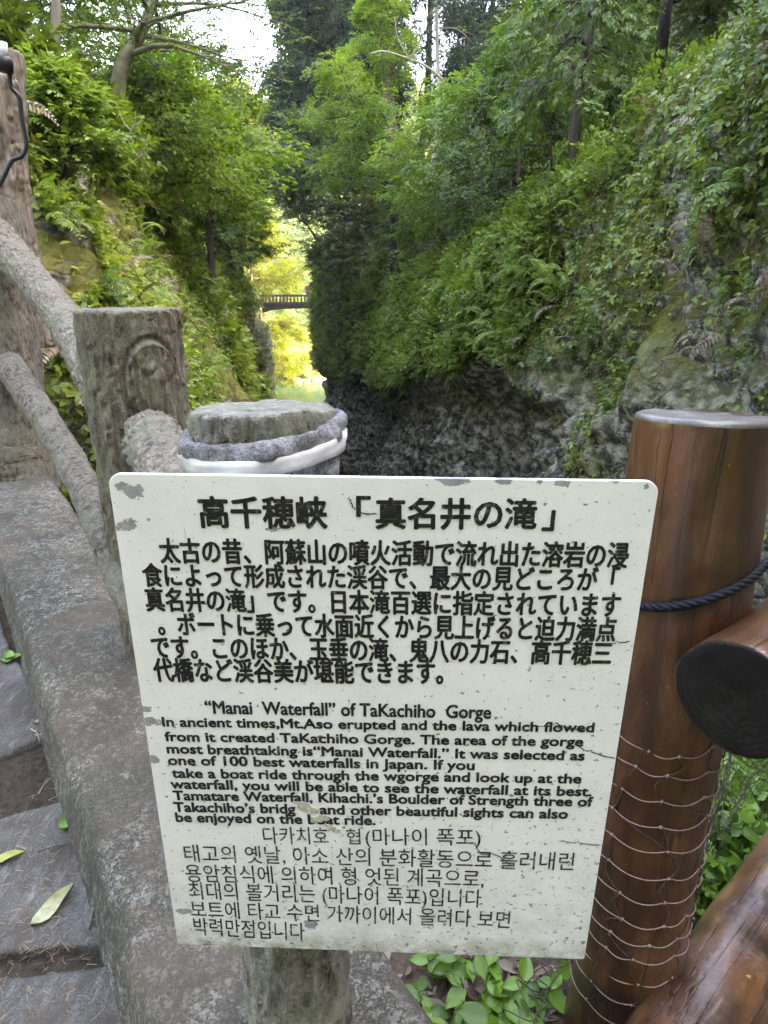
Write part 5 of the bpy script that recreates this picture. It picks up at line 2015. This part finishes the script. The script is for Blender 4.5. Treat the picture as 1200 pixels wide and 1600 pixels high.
# ------------------------------------------------------------------ plants and litter on the gorge side of the kerb
def herb(name, px, py, h, nl, Lf, mat, lab, seed, spread=.07, W=.72, grp=None):
    r_ = np.random.default_rng(seed)
    b_ = atz(px, py, -.24)
    b_[2] = float(gside_z(np.array([b_[0]]), np.array([b_[1]]))[0])
    root = empty(name, b_, lab, "plant", grp)
    m = MB()
    P, D, N, S = [], [], [], []
    for k in range(max(3, nl // 4)):
        a = r_.uniform(0, 6.28)
        e = b_ + np.array([math.cos(a) * spread * r_.uniform(.3, 1.2), math.sin(a) * spread * r_.uniform(.3, 1.2), h * r_.uniform(.55, 1.1)])
        mid = b_ + (e - b_) * .5 + np.array([0, 0, h * .15])
        sp_ = spline([b_, mid, e], 9)
        m.tube(sp_, np.linspace(.0022, .0012, 9), 5)
        for q in range(4):
            i = r_.integers(4, 9)
            c = r_.uniform(0, 6.28)
            P.append(sp_[i])
            D.append((math.cos(c), math.sin(c), r_.uniform(-.35, .35)))
            N.append((r_.normal(0, .25), r_.normal(-.25, .25), 1))
            S.append(Lf * r_.uniform(.6, 1.2))
    V, F = scatter(t_join([t_leaf_hi(W)]), np.array(P), np.array(D, float), np.array(N, float), np.array(S))
    m.build("stem", M['fern'], root)
    mk("foliage", V, F, mat, root, True)
    return root


def t_leaf_hi(W):
    n = 8
    V, F = [], []
    for i in range(n):
        u = i / (n - 1)
        wv = W * (math.sin(math.pi * min(1, u * .92 + .08)) ** .75) * (1.05 - .55 * u)
        for j in range(5):
            v = (j - 2) / 2
            V.append((u, v * wv * .5, .10 * W * abs(v) - .20 * u * u + .02 * math.sin(9 * u) * abs(v)))
    for i in range(n - 1):
        for j in range(4):
            a = i * 5 + j
            F.append((a, a + 5, a + 6, a + 1))
    return V, F


for k, (px, py, h, nl, Lf, lab) in enumerate([
    (668, 1545, .10, 16, .055, "leafy green plant at the kerb, leftmost of the clump below the sign"),
    (735, 1545, .11, 18, .058, "bright green plant in the middle of the clump below the sign"),
    (785, 1535, .12, 16, .055, "green plant close under the right half of the sign edge"),
    (840, 1560, .09, 14, .055, "green plant beside the dry leaves and the net"),
    (735, 1620, .10, 16, .062, "broad leaved plant at the bottom edge of the photo between kerb and dry leaves"),
    (800, 1625, .08, 12, .06, "low plant with bigger leaves growing out of the dry leaves at the bottom edge"),
    (700, 1500, .13, 16, .05, "taller green plant half hidden behind the bottom edge of the sign"),
    (1150, 1320, .20, 16, .055, "green plant seen through the draped net between post and lower rail"),
    (1118, 1225, .22, 14, .05, "green plant behind the net directly below the black log end"),
    (1110, 1400, .12, 12, .045, "small plant low behind the net next to the brown post")]):
    herb("leafy_plant", px, py, h, nl, Lf, M['herb'], lab, 600 + k)
n = 900
P = np.array([atz(px_, py_, -.27) for px_, py_ in zip(rng.uniform(640, 1230, n), rng.uniform(1120, 1640, n))])
P[:, 2] = gside_z(P[:, 0], P[:, 1]) + rng.uniform(.002, .03, n)
D = rnd3(n)
D[:, 2] *= .3
stuff("leaf_litter", [scatter(t_join([t_leaf(1, .45, .12, -.15)]), P, D, np.array([0, 0, 1.0]) + rnd3(n) * .5, rng.uniform(.025, .07, n))], M['deadleaf'], "dry brown fallen leaves covering the ground beyond the kerb", "leaves")
n = 2600
P = np.column_stack([rng.uniform(-.6, 2.8, n), rng.uniform(.5, 2.6, n), np.zeros(n)])
P = P[((P - KL) @ KN) > KW + .02]
n = len(P)
P[:, 2] = gside_z(P[:, 0], P[:, 1]) + rng.uniform(.002, .02, n)
D = rnd3(n)
D[:, 2] *= .3
stuff("leaf_litter", [scatter(t_join([t_leaf(1, .45, .12, -.15)]), P, D, np.array([0, 0, 1.0]) + rnd3(n) * .5, rng.uniform(.02, .06, n))], M['deadleaf'], "thin scatter of dry leaves on the bare soil of the verge above the gorge", "leaves")
n = 1500
P = np.array([atz(px_, py_, -.35) for px_, py_ in zip(rng.uniform(1020, 1300, n), rng.uniform(1080, 1480, n))])
P[:, 2] = gside_z(P[:, 0], P[:, 1]) + rng.uniform(.0, .10, n)
k = nz(P, 4, 610) > -.05
P = P[k]
n = len(P)
stuff("ground_cover", [scatter(TP['ivy'], P, rnd3(n) + np.array([0, 0, .3]), np.array([0, 0, 1.0]) + rnd3(n) * .5, rng.uniform(.05, .11, n))], M['herb'], "small green ground cover behind the net and the brown post", "ground cover")

# ------------------------------------------------------------------ weathered wooden pole with cable and lamp, top left
wp0, wp1 = atd(12, 330, 5.0), atd(-2, 128, 5.0)
wroot = empty("wooden_pole", tuple(wp0 - np.array([0, 0, .6])), "weathered leaning wooden pole behind the fence at the left edge", "pole")
t = NT("weathered_split_wood")
o_ = t.obj((1, 1, .12))
n1 = t.noise(o_, 30, 6, .7, .4)
M['oldwood'] = t.fin(t.bsdf(t.ramp(n1, [(.3, (.06, .045, .035)), (.5, (.20, .165, .13)), (.7, (.36, .32, .27))]), .85, .2, t.bump(n1, .8, .01)))
V, F = log_mesh([wp0 - np.array([0, 0, .8]), wp0, wp1], [.16, .15, .135, .12], 80, 110, .012, None, .03, 71, stretch=.06, lump=.02)
mk("trunk", V, F, M['oldwood'], wroot)
a_, b_ = atd(18, 330, 5.2), atd(20, 86, 5.2)
V, F = log_mesh([a_ - np.array([0, 0, .3]), a_, b_], [.13, .125, .10, .07], 64, 90, .008, None, .02, 73, stretch=.06, lump=.012)
mk("post", V, F, M['oldwood'], wroot)
t = NT("black_cable_sheath")
M['cable'] = t.fin(t.bsdf((.012, .012, .013), .4, .5))
m = MB()
cpts = [atd(px, py, 4.72) for px, py in ((6, 78), (14, 105), (17, 135), (30, 152), (33, 180), (38, 206), (41, 228), (34, 244), (18, 252), (4, 280), (-8, 300))]
m.tube(spline(np.array(cpts), 80), .013, 8)
tag(m.build("cable", M['cable']), "black cable running down the weathered wooden pole", "cable")
lroot = empty("lamp", tuple(atd(7, 90, 4.7)), "small black lamp with a pale tube on top of the wooden pole", "lamp")
m = MB()
m.tube([atd(9, 112, 4.7), atd(7, 92, 4.7), atd(7, 88, 4.7)], [.04, .045, .03], 14)
m.build("lamp_housing", M['cable'], lroot)
m = MB()
m.tube([atd(7, 90, 4.7), atd(5, 66, 4.7)], [.02, .02], 12)
t = NT("pale_lamp_glass")
m.build("lamp_tube", t.fin(t.bsdf((.6, .62, .65), .25, .5)), lroot)

# ------------------------------------------------------------------ single ferns that stand out on the near walls
def fern(px, py, D_, fn, side, Lf, nf, lab, seed, mat):
    r_ = np.random.default_rng(seed)
    # walk along the pixel ray to the wall
    best = None
    for d in np.linspace(D_ * .5, D_ * 1.6, 400):
        p = atd(px, py, d)
        x = float(fn(np.array([p[1]]), np.array([p[2]]), True)[0])
        if (x - p[0]) * side < 0.03:
            best = p
            break
    p = best if best is not None else atd(px, py, D_)
    an = np.array([-1.0 * side, -.35, .35])
    D, N, S, P = [], [], [], []
    for i in range(nf):
        a = 2 * math.pi * i / nf + r_.uniform(-.3, .3)
        d = an * .8 + np.array([.15 * math.cos(a), math.cos(a) * .8, math.sin(a) * .8])
        D.append(d)
        N.append(np.array([-.5 * side, -.4, .9]) + r_.normal(0, .15, 3))
        S.append(Lf * r_.uniform(.75, 1.15))
        P.append(p)
    V, F = scatter(TP['frond'], np.array(P), np.array(D), np.array(N), np.array(S))
    o = mk("fern", V, F, mat, None, False)
    o.data.transform(Matrix.Translation(-Vector(p)))
    o.location = p
    return tag(o, lab, "fern")


fern(1165, 290, 7, cliff_right, 1, .50, 7, "large pale fern hanging from the right cliff near the photo edge", 1, M['fern'])
fern(1095, 300, 7, cliff_right, 1, .34, 6, "smaller fern left of the large pale fern on the right cliff", 2, M['fern'])
fern(1090, 390, 7.5, cliff_right, 1, .30, 6, "fern above the bare grey rock of the right cliff", 3, M['fern'])
fern(985, 262, 9, cliff_right, 1, .45, 7, "bushy fern in the middle of the ivy on the right cliff", 4, M['fern'])
fern(840, 440, 12, cliff_right, 1, .55, 8, "dark fern tuft on the brow of the right cliff above the rocky hollow", 5, M['fern'])
fern(160, 458, 6.5, cliff_left, -1, .30, 7, "blue green fern on the left slope just above the concrete post", 6, M['fern'])
fern(80, 345, 7, cliff_left, -1, .40, 8, "fern in the moss beside the leftmost fence post", 7, M['fernl'])
fern(95, 545, 6, cliff_left, -1, .32, 7, "fern seen in the gap between the two fence rails", 8, M['fernl'])
fern(410, 612, 20, cliff_left, -1, .6, 8, "bright green tuft at the foot of the left rock wall", 9, M['fernl'])

# ------------------------------------------------------------------ haze: the air of the gorge
hz = MB()
hz.box((-5, 85, 25), (330, 300, 85))
t = NT("gorge_haze")
pv = t.n("ShaderNodeVolumePrincipled")
pv.inputs["Color"].default_value = (.86, .92, .95, 1)
pv.inputs["Density"].default_value = 0.0005
pv.inputs["Anisotropy"].default_value = 0.2
t.l(pv.outputs[0], t.out.inputs["Volume"])
hzo = hz.build("haze", t.m, None, False)
tag(hzo, None, None, None, 'stuff')
